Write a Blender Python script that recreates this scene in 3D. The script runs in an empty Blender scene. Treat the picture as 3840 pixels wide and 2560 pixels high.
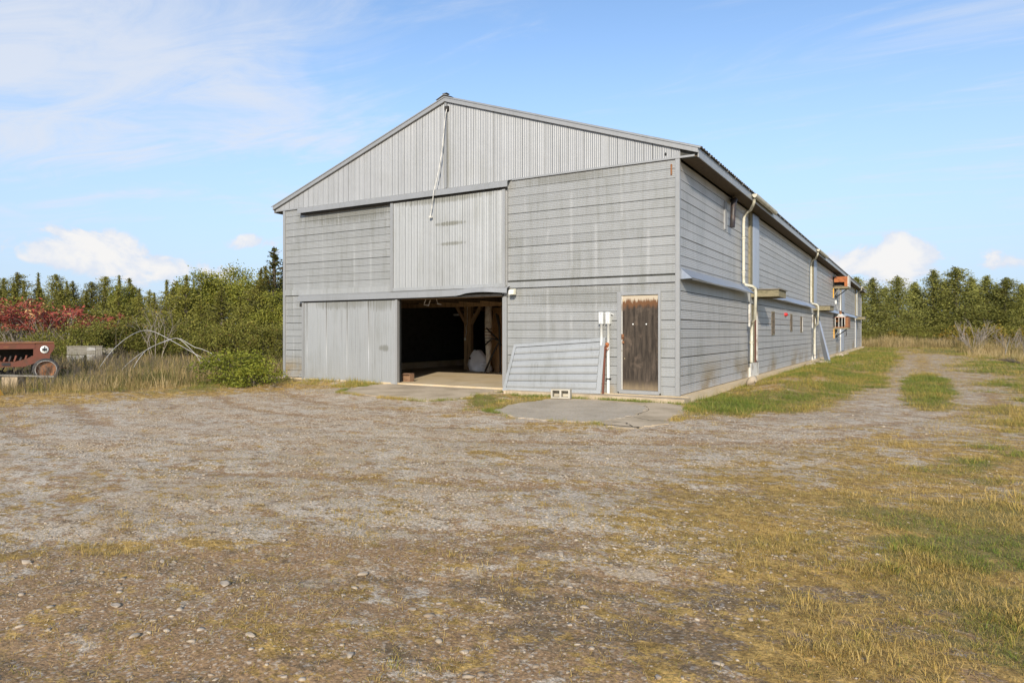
import bpy, math, random
import numpy as np
from mathutils import Matrix, Vector

# ------------------------------------------------------------------ camera, sky, sun, exposure
scene = bpy.context.scene
col = scene.collection
R = math.radians
cam_d = bpy.data.cameras.new('camera')
cam_d.lens = 23.736; cam_d.sensor_width = 36.0
cam_d.shift_y = -0.00921
cam_d.clip_start = 0.05; cam_d.clip_end = 6000
cam = bpy.data.objects.new('camera', cam_d); col.objects.link(cam)
cam.location = (4.172, -13.733, 1.325)
cam.rotation_euler = (R(90), 0, R(30.766))
scene.camera = cam

SUN = Vector((2.12, -4.55, 2.25)).normalized()          # direction towards the sun
sun_el = math.asin(SUN.z); sun_az = math.atan2(SUN.x, SUN.y)
sd = bpy.data.lights.new('sun', 'SUN'); sd.energy = 2.7; sd.angle = R(0.9); sd.color = (1.0, 0.90, 0.75)
so = bpy.data.objects.new('sun', sd); col.objects.link(so)
so.rotation_euler = SUN.to_track_quat('Z', 'Y').to_euler(); so.location = (20, -40, 30)

scene.view_settings.view_transform = 'Standard'; scene.view_settings.look = 'None'
scene.view_settings.exposure = 1.0; scene.view_settings.gamma = 1.0
scene.view_settings.use_curve_mapping = False
scene.cycles.use_denoising = True
scene.cycles.max_bounces = 6; scene.cycles.transparent_max_bounces = 4
scene.cycles.sample_clamp_indirect = 6.0

class NT:
    """small helper for node trees"""
    def __init__(s, tree): s.t = tree; s.t.nodes.clear()
    def n(s, typ, **kw):
        nd = s.t.nodes.new(typ)
        for k, v in kw.items():
            if k.startswith('i_'): nd.inputs[k[2:].replace('_', ' ')].default_value = v
            else: setattr(nd, k, v)
        return nd
    def l(s, a, b): s.t.links.new(a, b)
    def val(s, x, sock):
        if isinstance(x, (int, float)): sock.default_value = x
        elif isinstance(x, (tuple, list)): sock.default_value = tuple(x) + ((1.0,) if len(x) == 3 and len(sock.default_value) == 4 else ())
        else: s.l(x, sock)
    def math(s, op, a, b=0.0, c=None, clamp=False):
        m = s.n('ShaderNodeMath', operation=op, use_clamp=clamp)
        s.val(a, m.inputs[0]); s.val(b, m.inputs[1])
        if c is not None: s.val(c, m.inputs[2])
        return m.outputs[0]
    def sm(s, x, a, b):
        m = s.n('ShaderNodeMapRange', interpolation_type='SMOOTHSTEP')
        s.val(x, m.inputs[0]); m.inputs[1].default_value = a; m.inputs[2].default_value = b
        return m.outputs[0]
    def mix(s, f, a, b, mode='MIX'):
        m = s.n('ShaderNodeMix', data_type='RGBA', blend_type=mode)
        s.val(f, m.inputs[0]); s.val(a, m.inputs[6]); s.val(b, m.inputs[7])
        return m.outputs[2]
    def noise(s, vec, scale, detail=4.0, rough=0.55, dist=0.0, dim='3D'):
        m = s.n('ShaderNodeTexNoise', noise_dimensions=dim)
        if vec is not None: s.l(vec, m.inputs['Vector'])
        m.inputs['Scale'].default_value = scale; m.inputs['Detail'].default_value = detail
        m.inputs['Roughness'].default_value = rough; m.inputs['Distortion'].default_value = dist
        return m.outputs[0]
    def mapping(s, vec, loc=(0, 0, 0), rot=(0, 0, 0), scale=(1, 1, 1)):
        m = s.n('ShaderNodeMapping'); s.l(vec, m.inputs[0])
        m.inputs[1].default_value = loc; m.inputs[2].default_value = rot; m.inputs[3].default_value = scale
        return m.outputs[0]

# --- the sky: daylight sky with thin cirrus and a few low cumulus heaps
world = bpy.data.worlds.new('World'); scene.world = world; world.use_nodes = True
w = NT(world.node_tree)
sky = w.n('ShaderNodeTexSky', sky_type='NISHITA', sun_disc=False)
sky.sun_elevation = sun_el; sky.sun_rotation = sun_az
sky.air_density = 1.0; sky.dust_density = 0.6; sky.ozone_density = 1.6; sky.altitude = 100
tc = w.n('ShaderNodeTexCoord')
sep = w.n('ShaderNodeSeparateXYZ'); w.l(tc.outputs['Generated'], sep.inputs[0])
dx, dy, dz = sep.outputs
az = w.math('ARCTAN2', dx, dy)                      # radians, 0 = +Y, positive to +X
el = w.math('ARCSINE', dz)
# cirrus on a high flat layer
zz = w.math('MAXIMUM', dz, 0.04)
pl = w.n('ShaderNodeCombineXYZ')
w.l(w.math('DIVIDE', dx, zz), pl.inputs[0]); w.l(w.math('DIVIDE', dy, zz), pl.inputs[1])
cv = w.mapping(pl.outputs[0], loc=(3.1, 1.7, 0), rot=(0, 0, R(52)), scale=(0.30, 0.62, 1))
c1 = w.noise(cv, 0.9, 8, 0.60, 1.3, '2D')
cv2 = w.mapping(pl.outputs[0], loc=(0.4, 0.9, 0), rot=(0, 0, R(20)), scale=(0.22, 0.3, 1))
c2 = w.noise(cv2, 1.0, 3, 0.5, 0.3, '2D')
def blob(a0, e0, ra, re_):
    u = w.math('DIVIDE', w.math('SUBTRACT', az, a0), ra)
    v = w.math('DIVIDE', w.math('SUBTRACT', el, e0), re_)
    d = w.math('ADD', w.math('MULTIPLY', u, u), w.math('MULTIPLY', v, v))
    return w.math('POWER', 2.718, w.math('MULTIPLY', d, -1.0))
def summ(*xs):
    r = xs[0]
    for x in xs[1:]: r = w.math('ADD', r, x)
    return r
bank = summ(blob(R(-66), R(20), R(15), R(7)), w.math('MULTIPLY', blob(R(-62), R(14), R(16), R(3)), 0.8),
            w.math('MULTIPLY', blob(R(4), R(19), R(14), R(6)), 0.55), w.math('MULTIPLY', blob(R(-120), R(24), R(22), R(9)), 0.8),
            w.math('MULTIPLY', blob(R(95), R(22), R(25), R(8)), 0.8), w.math('MULTIPLY', blob(R(180), R(28), R(30), R(9)), 0.6))
c3 = w.noise(w.mapping(pl.outputs[0], loc=(5.1, 2.2, 0), rot=(0, 0, R(38)), scale=(0.55, 1.5, 1)), 1.6, 9, 0.66, 0.9, '2D')
cir = w.math('ADD', w.math('MULTIPLY', c1, 1.15), w.math('ADD', w.math('MULTIPLY', c3, 0.75), w.math('ADD', w.math('MULTIPLY', c2, 0.25), w.math('MULTIPLY', bank, 0.30))))
cir = w.math('MULTIPLY', w.sm(cir, 1.02, 1.58), 0.85)
cir = w.math('MULTIPLY', cir, w.sm(el, R(3), R(10)))
# low cumulus heaps
ce = w.n('ShaderNodeCombineXYZ'); w.l(az, ce.inputs[0]); w.l(el, ce.inputs[1])
puff = w.noise(w.mapping(ce.outputs[0], scale=(1, 1.35, 1)), 15.0, 9, 0.60, 0.35, '2D')
heap = summ(blob(R(-63.2), R(6.1), R(3.4), R(1.5)), blob(R(-59.5), R(4.6), R(7.5), R(1.2)), w.math('MULTIPLY', blob(R(-51.3), R(6.9), R(2.6), R(.8)), 0.9),
            blob(R(-1.7), R(5.9), R(3.0), R(1.3)), w.math('MULTIPLY', blob(R(-.6), R(4.5), R(6.5), R(1.5)), 1.0), w.math('MULTIPLY', blob(R(-7.0), R(5.4), R(1.6), R(.7)), 0.7),
            w.math('MULTIPLY', blob(R(-92), R(5), R(9), R(2.2)), 0.9), w.math('MULTIPLY', blob(R(30), R(4.5), R(8), R(2)), 0.9),
            w.math('MULTIPLY', blob(R(75), R(5), R(10), R(2.4)), 0.9), w.math('MULTIPLY', blob(R(130), R(5), R(12), R(2)), 0.9), w.math('MULTIPLY', blob(R(-140), R(5), R(10), R(2)), 0.9))
hd = w.math('ADD', heap, w.math('MULTIPLY', w.math('MULTIPLY', w.math('SUBTRACT', puff, 0.5), 3.0), w.sm(heap, 0.02, 0.45)))
cum = w.math('MULTIPLY', w.sm(hd, 0.38, 0.80), 0.92)
cshade = w.sm(w.math('ADD', hd, w.math('MULTIPLY', w.noise(ce.outputs[0], 34, 5, 0.6, 0.2, '2D'), 1.2)), 0.95, 1.9)
hazeband = w.math('MULTIPLY', w.sm(el, R(27), R(-1)), 0.90)
skyc = w.mix(1.0, sky.outputs[0], (0.97, 1.03, 1.10), 'MULTIPLY')
skyc = w.mix(hazeband, skyc, (2.6, 3.3, 4.4))
skyc = w.mix(cir, skyc, (3.75, 4.0, 4.5))
skyc = w.mix(cum, skyc, w.mix(cshade, (3.6, 3.9, 4.5), (4.75, 4.62, 4.5)))
bg = w.n('ShaderNodeBackground'); w.l(skyc, bg.inputs[0]); bg.inputs[1].default_value = 0.10
wo = w.n('ShaderNodeOutputWorld'); w.l(bg.outputs[0], wo.inputs[0])

# ------------------------------------------------------------------ helpers
rng = np.random.default_rng(11)
random.seed(5)

def tag(o, label=None, cat=None, group=None, kind=None):
    if label: o['label'] = label
    if cat: o['category'] = cat
    if group: o['group'] = group
    if kind: o['kind'] = kind
    return o
def empty(name, loc=(0, 0, 0), rz=0.0, parent=None):
    o = bpy.data.objects.new(name, None); col.objects.link(o)
    o.location = loc; o.rotation_euler = (0, 0, rz); o.empty_display_size = 0.2; o.parent = parent
    return o
def mesh_obj(name, me, parent=None):
    o = bpy.data.objects.new(name, me); col.objects.link(o); o.parent = parent
    return o
def np_mesh(name, V, F, mat, smooth=False, attrs=None):
    """V (n,3); F (m,k) all faces with k corners"""
    V = np.asarray(V, np.float32); F = np.asarray(F, np.int32)
    me = bpy.data.meshes.new(name); n, k = F.shape
    me.vertices.add(len(V)); me.vertices.foreach_set('co', V.ravel())
    me.loops.add(n * k); me.loops.foreach_set('vertex_index', F.ravel())
    me.polygons.add(n); me.polygons.foreach_set('loop_start', np.arange(0, n * k, k, dtype=np.int32))
    me.update(calc_edges=True)
    if smooth: me.polygons.foreach_set('use_smooth', np.ones(n, bool))
    for an, (dom, arr) in (attrs or {}).items():
        arr = np.asarray(arr, np.float32)
        a = me.attributes.new(an, 'FLOAT' if arr.ndim == 1 else 'FLOAT_COLOR', dom)
        a.data.foreach_set('value' if arr.ndim == 1 else 'color', arr.ravel())
    if mat: me.materials.append(mat)
    return me

class MB:
    def __init__(s): s.v = []; s.f = []; s.sm = []
    def add(s, V, F, smooth=False):
        b = len(s.v); s.v += [tuple(p) for p in V]
        for f in F: s.f.append([b + i for i in f]); s.sm.append(smooth)
        return s
    def box(s, x0, x1, y0, y1, z0, z1):
        V = [(x, y, z) for z in (z0, z1) for y in (y0, y1) for x in (x0, x1)]
        return s.add(V, [(0, 2, 3, 1), (4, 5, 7, 6), (0, 1, 5, 4), (2, 6, 7, 3), (0, 4, 6, 2), (1, 3, 7, 5)])
    def beam(s, p, q, a, b, up=(0, 0, 1)):
        """box along p-q, section a (sideways) by b (upwards)"""
        p = Vector(p); q = Vector(q); d = (q - p).normalized(); u = Vector(up)
        if abs(d.dot(u)) > 0.98: u = Vector((0, 1, 0))
        sx = d.cross(u).normalized() * a / 2; sy = sx.cross(d).normalized() * b / 2
        V = [c + i * sx + j * sy for c in (p, q) for (i, j) in ((-1, -1), (1, -1), (1, 1), (-1, 1))]
        return s.add(V, [(0, 1, 2, 3)[::-1], (4, 5, 6, 7), (0, 1, 5, 4), (1, 2, 6, 5), (2, 3, 7, 6), (3, 0, 4, 7)])
    def tube(s, path, r, n=8, caps=True):
        path = [Vector(p) for p in path]; rr = r if isinstance(r, (list, tuple)) else [r] * len(path)
        V = []; F = []; ref = None
        for i, p in enumerate(path):
            d = (path[min(i + 1, len(path) - 1)] - path[max(i - 1, 0)]).normalized()
            if ref is None: ref = Vector((0, 0, 1)) if abs(d.z) < 0.9 else Vector((1, 0, 0))
            a = d.cross(ref).normalized(); b = a.cross(d).normalized(); ref = b
            for k in range(n):
                t = 2 * math.pi * k / n
                V.append(p + rr[i] * (math.cos(t) * a + math.sin(t) * b))
        for i in range(len(path) - 1):
            for k in range(n):
                k2 = (k + 1) % n
                F.append((i * n + k, i * n + k2, (i + 1) * n + k2, (i + 1) * n + k))
        s.add(V, F, n > 5)
        if caps:
            b = len(s.v) - len(V)
            s.f.append([b + k for k in range(n)]); s.sm.append(False)
            s.f.append([b + len(V) - n + k for k in range(n)][::-1]); s.sm.append(False)
        return s
    def prism(s, poly, fn, d0, d1):
        """poly of 2-D points, fn(u, v, d) -> xyz"""
        n = len(poly)
        V = [fn(u, v, d0) for u, v in poly] + [fn(u, v, d1) for u, v in poly]
        F = [tuple(range(n))[::-1], tuple(range(n, 2 * n))] + [(i, (i + 1) % n, n + (i + 1) % n, n + i) for i in range(n)]
        return s.add(V, F)
    def lathe(s, prof, fn, n=20):
        """prof of (radius, h); fn(x, y, h) -> xyz"""
        V = [fn(r * math.cos(2 * math.pi * k / n), r * math.sin(2 * math.pi * k / n), h) for r, h in prof for k in range(n)]
        F = [(i * n + k, i * n + (k + 1) % n, (i + 1) * n + (k + 1) % n, (i + 1) * n + k) for i in range(len(prof) - 1) for k in range(n)]
        return s.add(V, F, True)
    def grid(s, fn, nu, nv, smooth=True):
        V = [fn(i / nu, j / nv) for i in range(nu + 1) for j in range(nv + 1)]
        F = [(i * (nv + 1) + j, (i + 1) * (nv + 1) + j, (i + 1) * (nv + 1) + j + 1, i * (nv + 1) + j + 1) for i in range(nu) for j in range(nv)]
        return s.add(V, F, smooth)
    def build(s, name, mat, parent=None):
        me = bpy.data.meshes.new(name); me.from_pydata([tuple(p) for p in s.v], [], s.f); me.update()
        me.polygons.foreach_set('use_smooth', s.sm)
        me.materials.append(mat)
        return mesh_obj(name, me, parent)

# value noise on numpy arrays
def vnoise(x, y, seed=0):
    xi = np.floor(x).astype(np.int64); yi = np.floor(y).astype(np.int64)
    fx = x - xi; fy = y - yi; fx = fx * fx * (3 - 2 * fx); fy = fy * fy * (3 - 2 * fy)
    def h(a, b):
        n = (a * 374761393 + b * 668265263 + seed * 1442695041) & 0x7fffffff
        n = ((n ^ (n >> 13)) * 1274126177) & 0x7fffffff
        return ((n ^ (n >> 16)) & 0xffff) / 65535.0
    return (h(xi, yi) * (1 - fx) + h(xi + 1, yi) * fx) * (1 - fy) + (h(xi, yi + 1) * (1 - fx) + h(xi + 1, yi + 1) * fx) * fy
def fbm(x, y, sc, seed=0, octv=4):
    r = 0; a = 0.5; t = 0
    for i in range(octv):
        r = r + a * vnoise(x * sc, y * sc, seed + i * 17); t += a; a *= 0.55; sc *= 2.03
    return r / t
def sstep(x, a, b):
    t = np.clip((x - a) / (b - a), 0, 1); return t * t * (3 - 2 * t)
def sdf(x, y, poly):
    """signed distance to a polygon, positive inside"""
    d = np.full(x.shape, 1e9); ins = np.zeros(x.shape, bool); n = len(poly)
    for i in range(n):
        ax, ay = poly[i]; bx, by = poly[(i + 1) % n]
        ex, ey = bx - ax, by - ay; wx, wy = x - ax, y - ay
        t = np.clip((wx * ex + wy * ey) / (ex * ex + ey * ey), 0, 1)
        d = np.minimum(d, (wx - ex * t) ** 2 + (wy - ey * t) ** 2)
        c = (ay > y) != (by > y)
        with np.errstate(divide='ignore', invalid='ignore'):
            xc = ex * (y - ay) / (ey if ey != 0 else 1e-9) + ax
        ins ^= c & (x < xc)
    return np.where(ins, 1, -1) * np.sqrt(d)

# ------------------------------------------------------------------ materials
def new_mat(name):
    m = bpy.data.materials.new(name); m.use_nodes = True
    return m, NT(m.node_tree)
def finish(t, color, rough=0.7, metal=0.0, bump=None, bstr=0.3, bdist=0.01, spec=0.5, trans=None):
    p = t.n('ShaderNodeBsdfPrincipled')
    t.val(color, p.inputs['Base Color']); t.val(rough, p.inputs['Roughness']); t.val(metal, p.inputs['Metallic'])
    p.inputs['Specular IOR Level'].default_value = spec
    if bump is not None:
        b = t.n('ShaderNodeBump'); b.inputs['Strength'].default_value = bstr; b.inputs['Distance'].default_value = bdist
        t.l(bump, b.inputs['Height']); t.l(b.outputs[0], p.inputs['Normal'])
    o = t.n('ShaderNodeOutputMaterial')
    if trans is not None:
        tr = t.n('ShaderNodeBsdfTranslucent'); t.val(color, tr.inputs[0])
        mx = t.n('ShaderNodeMixShader'); mx.inputs[0].default_value = trans
        t.l(p.outputs[0], mx.inputs[1]); t.l(tr.outputs[0], mx.inputs[2]); t.l(mx.outputs[0], o.inputs[0])
    else: t.l(p.outputs[0], o.inputs[0])
def wpos(t):
    g = t.n('ShaderNodeNewGeometry'); return g.outputs['Position']
def simple(name, c, rough=0.7, metal=0.0, var=0.15, scale=6.0, c2=None, stretch=(1, 1, 1), bstr=0.15, spec=0.4, blotch=(0.45, 0.7)):
    m, t = new_mat(name); p = t.mapping(wpos(t), scale=stretch)
    n1 = t.noise(p, scale, 6, 0.62); 
    c2 = c2 or tuple(x * 0.55 for x in c)
    cc = t.mix(t.sm(n1, *blotch), c, c2)
    n2 = t.noise(p, scale * 9, 4, 0.6)
    cc = t.mix(1.0, cc, t.mix(n2, (1 - var,) * 3, (1 + var,) * 3), 'MULTIPLY')
    finish(t, cc, rough, metal, n2, bstr, 0.01, spec)
    return m

def galv(name, base=(0.47, 0.475, 0.47), vert=False, grime=0.5, metal=0.35, rough=0.46, rustz=None, stains=(), chalkbands=False):
    """weathered galvanised sheet: spangle, per-sheet tone, chalky and olive stains running down"""
    m, t = new_mat(name); P = wpos(t)
    oi = t.n('ShaderNodeObjectInfo')
    tone = t.math('MULTIPLY_ADD', oi.outputs['Random'], 0.10, 0.95)
    sp = t.noise(P, 42, 3, 0.7); big = t.noise(P, 0.9, 4, 0.6)
    streak = t.noise(t.mapping(P, scale=(7, 7, 0.55)), 1.0, 5, 0.65)
    chalk = t.sm(t.noise(t.mapping(P, scale=(1.6, 1.6, 0.35), loc=(3, 8, 1)), 1.0, 3, 0.5), 0.52, 0.72)
    c = t.mix(1.0, base, t.mix(sp, (0.88, 0.885, 0.89), (1.10, 1.10, 1.09)), 'MULTIPLY')
    c = t.mix(t.math('MULTIPLY', chalk, 0.35), c, (0.37, 0.375, 0.375))
    g = t.math('MULTIPLY', t.sm(t.math('MULTIPLY_ADD', streak, 0.6, t.math('MULTIPLY', big, 0.5)), 0.50, 0.78), grime)
    c = t.mix(g, c, (0.165, 0.165, 0.125))
    sc = t.n('ShaderNodeVectorMath', operation='SCALE'); t.l(c, sc.inputs[0]); t.l(tone, sc.inputs['Scale'])
    c = sc.outputs[0]
    if chalkbands:
        sx_ = t.n('ShaderNodeSeparateXYZ'); t.l(P, sx_.inputs[0])
        fr = t.math('ABSOLUTE', t.math('SUBTRACT', t.math('FRACT', t.math('DIVIDE', t.math('ADD', sx_.outputs[0], 30.65), 0.6)), 0.5))
        bn = t.math('MULTIPLY', t.sm(fr, 0.40, 0.5), t.sm(t.noise(t.mapping(P, scale=(2, 1, .8), loc=(1, 1, 9)), 1.0, 4, 0.7), 0.42, 0.62))
        c = t.mix(t.math('MULTIPLY', bn, 0.55), c, (0.46, 0.465, 0.46))
    if rustz:                                            # ochre run-off stains low on the wall
        rr = t.noise(t.mapping(P, scale=(.8, .35, 0.5), loc=(0, rustz[2], 0)), 1.0, 4, 0.6)
        sz = t.n('ShaderNodeSeparateXYZ'); t.l(P, sz.inputs[0])
        k = t.math('MULTIPLY', t.sm(rr, 0.47, 0.66), t.sm(sz.outputs[2], rustz[1], rustz[0]))
        c = t.mix(t.math('MULTIPLY', k, 0.8), c, (0.30, 0.21, 0.085))
    fine = t.noise(t.mapping(P, scale=(22, 22, 0.35)), 1.0, 4, 0.7)
    c = t.mix(t.math('MULTIPLY', t.sm(fine, 0.56, 0.72), 0.40 * (1 if vert else .45)), c, (0.13, 0.13, 0.115))
    ss = t.n('ShaderNodeSeparateXYZ'); t.l(P, ss.inputs[0])
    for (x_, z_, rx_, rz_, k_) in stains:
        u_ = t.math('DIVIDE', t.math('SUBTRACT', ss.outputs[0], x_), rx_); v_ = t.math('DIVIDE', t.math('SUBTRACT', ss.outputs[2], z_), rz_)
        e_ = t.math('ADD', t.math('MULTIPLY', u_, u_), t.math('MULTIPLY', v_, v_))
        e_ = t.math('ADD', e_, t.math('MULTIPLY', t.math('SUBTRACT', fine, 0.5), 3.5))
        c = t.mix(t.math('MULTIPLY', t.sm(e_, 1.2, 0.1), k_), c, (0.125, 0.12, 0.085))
    finish(t, c, t.math('MULTIPLY_ADD', sp, 0.22, rough - 0.08), metal, t.noise(P, 2.2, 3, 0.5), 0.30, 0.03)
    return m

M = {}
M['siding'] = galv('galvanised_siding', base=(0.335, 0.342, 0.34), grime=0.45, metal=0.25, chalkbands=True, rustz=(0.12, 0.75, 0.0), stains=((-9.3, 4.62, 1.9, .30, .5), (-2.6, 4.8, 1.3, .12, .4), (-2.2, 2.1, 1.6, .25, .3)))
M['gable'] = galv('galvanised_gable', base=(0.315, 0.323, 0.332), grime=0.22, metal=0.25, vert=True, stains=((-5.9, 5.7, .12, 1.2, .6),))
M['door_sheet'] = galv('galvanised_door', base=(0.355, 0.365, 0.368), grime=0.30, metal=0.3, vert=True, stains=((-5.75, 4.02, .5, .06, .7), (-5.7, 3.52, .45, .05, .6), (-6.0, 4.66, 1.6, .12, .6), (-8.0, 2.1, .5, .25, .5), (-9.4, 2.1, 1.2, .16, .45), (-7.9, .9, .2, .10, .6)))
M['trim'] = galv('galvanised_trim', base=(0.35, 0.35, 0.345), grime=0.25, metal=0.4, rough=0.42)
M['side_siding'] = galv('galvanised_side', base=(0.50, 0.49, 0.48), grime=0.36, metal=0.4, rough=0.40, rustz=(0.1, 0.9, 4.0))
M['blue_trim'] = galv('galvanised_bluish', base=(0.36, 0.40, 0.47), grime=0.15, metal=0.5, rough=0.35)
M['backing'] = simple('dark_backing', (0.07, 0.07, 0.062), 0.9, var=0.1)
M['wood_dark'] = simple('barn_timber', (0.10, 0.072, 0.045), 0.85, scale=3, stretch=(4, 4, 0.6))
M['wood_in'] = simple('interior_timber', (0.36, 0.24, 0.13), 0.8, scale=3, stretch=(5, 5, 0.7))
M['ply'] = simple('plywood', (0.62, 0.38, 0.19), 0.7, scale=2, c2=(0.5, 0.29, 0.14), stretch=(1, 1, 3))
M['wood_grey'] = simple('weathered_wood', (0.205, 0.19, 0.16), 0.9, scale=4, stretch=(1.5, 1.5, 6), c2=(0.13, 0.115, 0.085), bstr=0.3)
M['wood_olive'] = simple('mossy_wood', (0.23, 0.20, 0.125), 0.9, scale=4, c2=(0.115, 0.105, 0.06), stretch=(2, 2, 5), bstr=0.3)
M['white_pvc'] = simple('white_pvc', (0.60, 0.61, 0.60), 0.45, var=0.05, scale=3, c2=(0.62, 0.62, 0.56))
M['cream_pipe'] = simple('cream_painted_pipe', (0.52, 0.50, 0.41), 0.5, var=0.1, scale=3, c2=(0.36, 0.34, 0.25))
M['black_pipe'] = simple('sooty_pipe', (0.035, 0.03, 0.03), 0.45, var=0.2, scale=5, c2=(0.10, 0.06, 0.045))
M['white_paint'] = simple('peeling_white_paint', (0.56, 0.55, 0.51), 0.7, var=0.1, scale=4, c2=(0.32, 0.28, 0.23), blotch=(0.5, 0.64))
M['rust'] = simple('rusty_steel', (0.36, 0.125, 0.045), 0.85, var=0.25, scale=5, c2=(0.20, 0.065, 0.03), bstr=0.3)
M['rust_red'] = simple('faded_red_paint', (0.155, 0.052, 0.033), 0.75, var=0.25, scale=6, c2=(0.12, 0.052, 0.03), bstr=0.2)
M['rust_orange'] = simple('orange_rust', (0.25, 0.11, 0.048), 0.85, var=0.3, scale=9, c2=(0.13, 0.068, 0.04))
M['rubber'] = simple('old_rubber', (0.035, 0.036, 0.038), 0.85, var=0.3, scale=8, c2=(0.075, 0.075, 0.075))
M['rim_white'] = simple('chalky_rim', (0.46, 0.45, 0.43), 0.7, var=0.2, scale=12, c2=(0.3, 0.27, 0.24))
M['white'] = simple('white_enamel', (0.75, 0.75, 0.73), 0.5, var=0.04, scale=3, c2=(0.66, 0.66, 0.63))
M['black'] = simple('black_enamel', (0.015, 0.015, 0.015), 0.5, var=0.1)
M['dark_iron'] = simple('dark_iron', (0.03, 0.027, 0.024), 0.7, var=0.3)
M['red_plastic'] = simple('red_plastic', (0.55, 0.03, 0.03), 0.5, var=0.1)
M['yellow_paint'] = simple('chipped_yellow_paint', (0.62, 0.33, 0.035), 0.6, var=0.15, scale=8, c2=(0.5, 0.26, 0.04))
M['lamp_cream'] = simple('cream_lamp', (0.80, 0.77, 0.60), 0.45, var=0.05)
M['bag'] = simple('silver_grey_plastic', (0.74, 0.75, 0.80), 0.32, var=0.05, scale=3, c2=(0.62, 0.63, 0.70), spec=0.6)
M['cloth'] = simple('pale_cloth', (0.58, 0.54, 0.48), 0.9, var=0.1)
M['cardboard'] = simple('cardboard', (0.24, 0.14, 0.08), 0.85, var=0.06)
M['cable'] = simple('white_cable', (0.58, 0.57, 0.53), 0.55, var=0.06)
M['tan_wood'] = simple('tan_wood', (0.36, 0.28, 0.18), 0.9, scale=5, stretch=(6, 6, 1), c2=(0.22, 0.17, 0.11))
M['old_paint'] = simple('weathered_white_boards', (0.34, 0.335, 0.32), 0.85, var=0.2, scale=5, c2=(0.22, 0.205, 0.18), stretch=(1, 1, 5), blotch=(0.40, 0.6))
M['old_slot'] = simple('rotten_slot_boards', (0.13, 0.105, 0.075), 0.9, var=0.3, scale=7, c2=(0.05, 0.042, 0.032))

def concrete(name, base, dark, speck=0.0, yellow=None):
    m, t = new_mat(name); P = wpos(t)
    n1 = t.noise(P, 1.3, 6, 0.62); n2 = t.noise(P, 30, 5, 0.7)
    c = t.mix(t.sm(n1, 0.38, 0.68), base, dark)
    c = t.mix(1.0, c, t.mix(n2, (0.78,) * 3, (1.22,) * 3), 'MULTIPLY')
    if yellow: c = t.mix(t.math('MULTIPLY', t.sm(t.noise(P, 2.2, 4, 0.6), 0.4, 0.6), 0.5), c, yellow)
    bump = n2
    if speck:
        v = t.n('ShaderNodeTexVoronoi', feature='F1'); t.l(P, v.inputs['Vector']); v.inputs['Scale'].default_value = 55
        hs = t.n('ShaderNodeSeparateColor'); t.l(v.outputs['Color'], hs.inputs[0])
        c = t.mix(t.math('MULTIPLY', t.sm(hs.outputs[0], 0.2, 0.9), speck), c, (0.42, 0.41, 0.39))
        c = t.mix(t.math('MULTIPLY', t.sm(hs.outputs[1], 0.6, 1.0), speck), c, (0.12, 0.12, 0.115))
        bump = v.outputs['Distance']
    finish(t, c, 0.88, 0, bump, 0.35, 0.01, 0.3)
    return m
M['slab'] = concrete('barn_floor_concrete', (0.56, 0.46, 0.32), (0.46, 0.36, 0.22), yellow=(0.58, 0.45, 0.26))
M['apron'] = concrete('apron_concrete', (0.49, 0.395, 0.275), (0.33, 0.26, 0.17))
M['aggregate'] = concrete('exposed_aggregate', (0.45, 0.37, 0.265), (0.35, 0.285, 0.195), speck=0.35)
M['block'] = concrete('concrete_block', (0.46, 0.43, 0.36), (0.34, 0.31, 0.25))

# old wooden door: dark weathered boards, paint peeled to a pale strip on top
m, t = new_mat('weathered_door'); P = wpos(t)
s = t.n('ShaderNodeSeparateXYZ'); t.l(P, s.inputs[0])
g1 = t.noise(t.mapping(P, scale=(14, 14, 1.6)), 1.0, 7, 0.7); g2 = t.noise(P, 4.0, 5, 0.6)
c = t.mix(t.sm(g1, 0.3, 0.72), (0.024, 0.019, 0.015), (0.085, 0.066, 0.050))
c = t.mix(t.math('MULTIPLY', t.sm(g2, 0.52, 0.7), 0.5), c, (0.155, 0.115, 0.085))
edge = t.math('ADD', s.outputs[2], t.math('MULTIPLY', t.math('SUBTRACT', t.noise(t.mapping(P, scale=(16, 16, 3)), 1, 4, 0.7), 0.5), 0.28))
c = t.mix(t.math('MULTIPLY', t.sm(edge, 1.80, 1.93), 0.85), c, (0.15, 0.07, 0.03))
c = t.mix(t.math('MULTIPLY', t.sm(edge, 1.96, 2.04), 0.85), c, (0.50, 0.44, 0.34))
low = t.math('ADD', s.outputs[2], t.math('MULTIPLY', g1, 0.35))
c = t.mix(t.math('MULTIPLY', t.sm(low, 0.50, 0.22), 0.75), c, (0.27, 0.205, 0.125))
chip = t.noise(t.mapping(P, scale=(9, 9, 4.5), loc=(2.3, 0, 5.2)), 1.0, 2, 0.5)
c = t.mix(t.math('MULTIPLY', t.sm(chip, 0.73, 0.75), 0.9), c, (0.50, 0.40, 0.23))
finish(t, c, 0.85, 0, g1, 0.4, 0.01, 0.25); M['old_door'] = m

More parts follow.
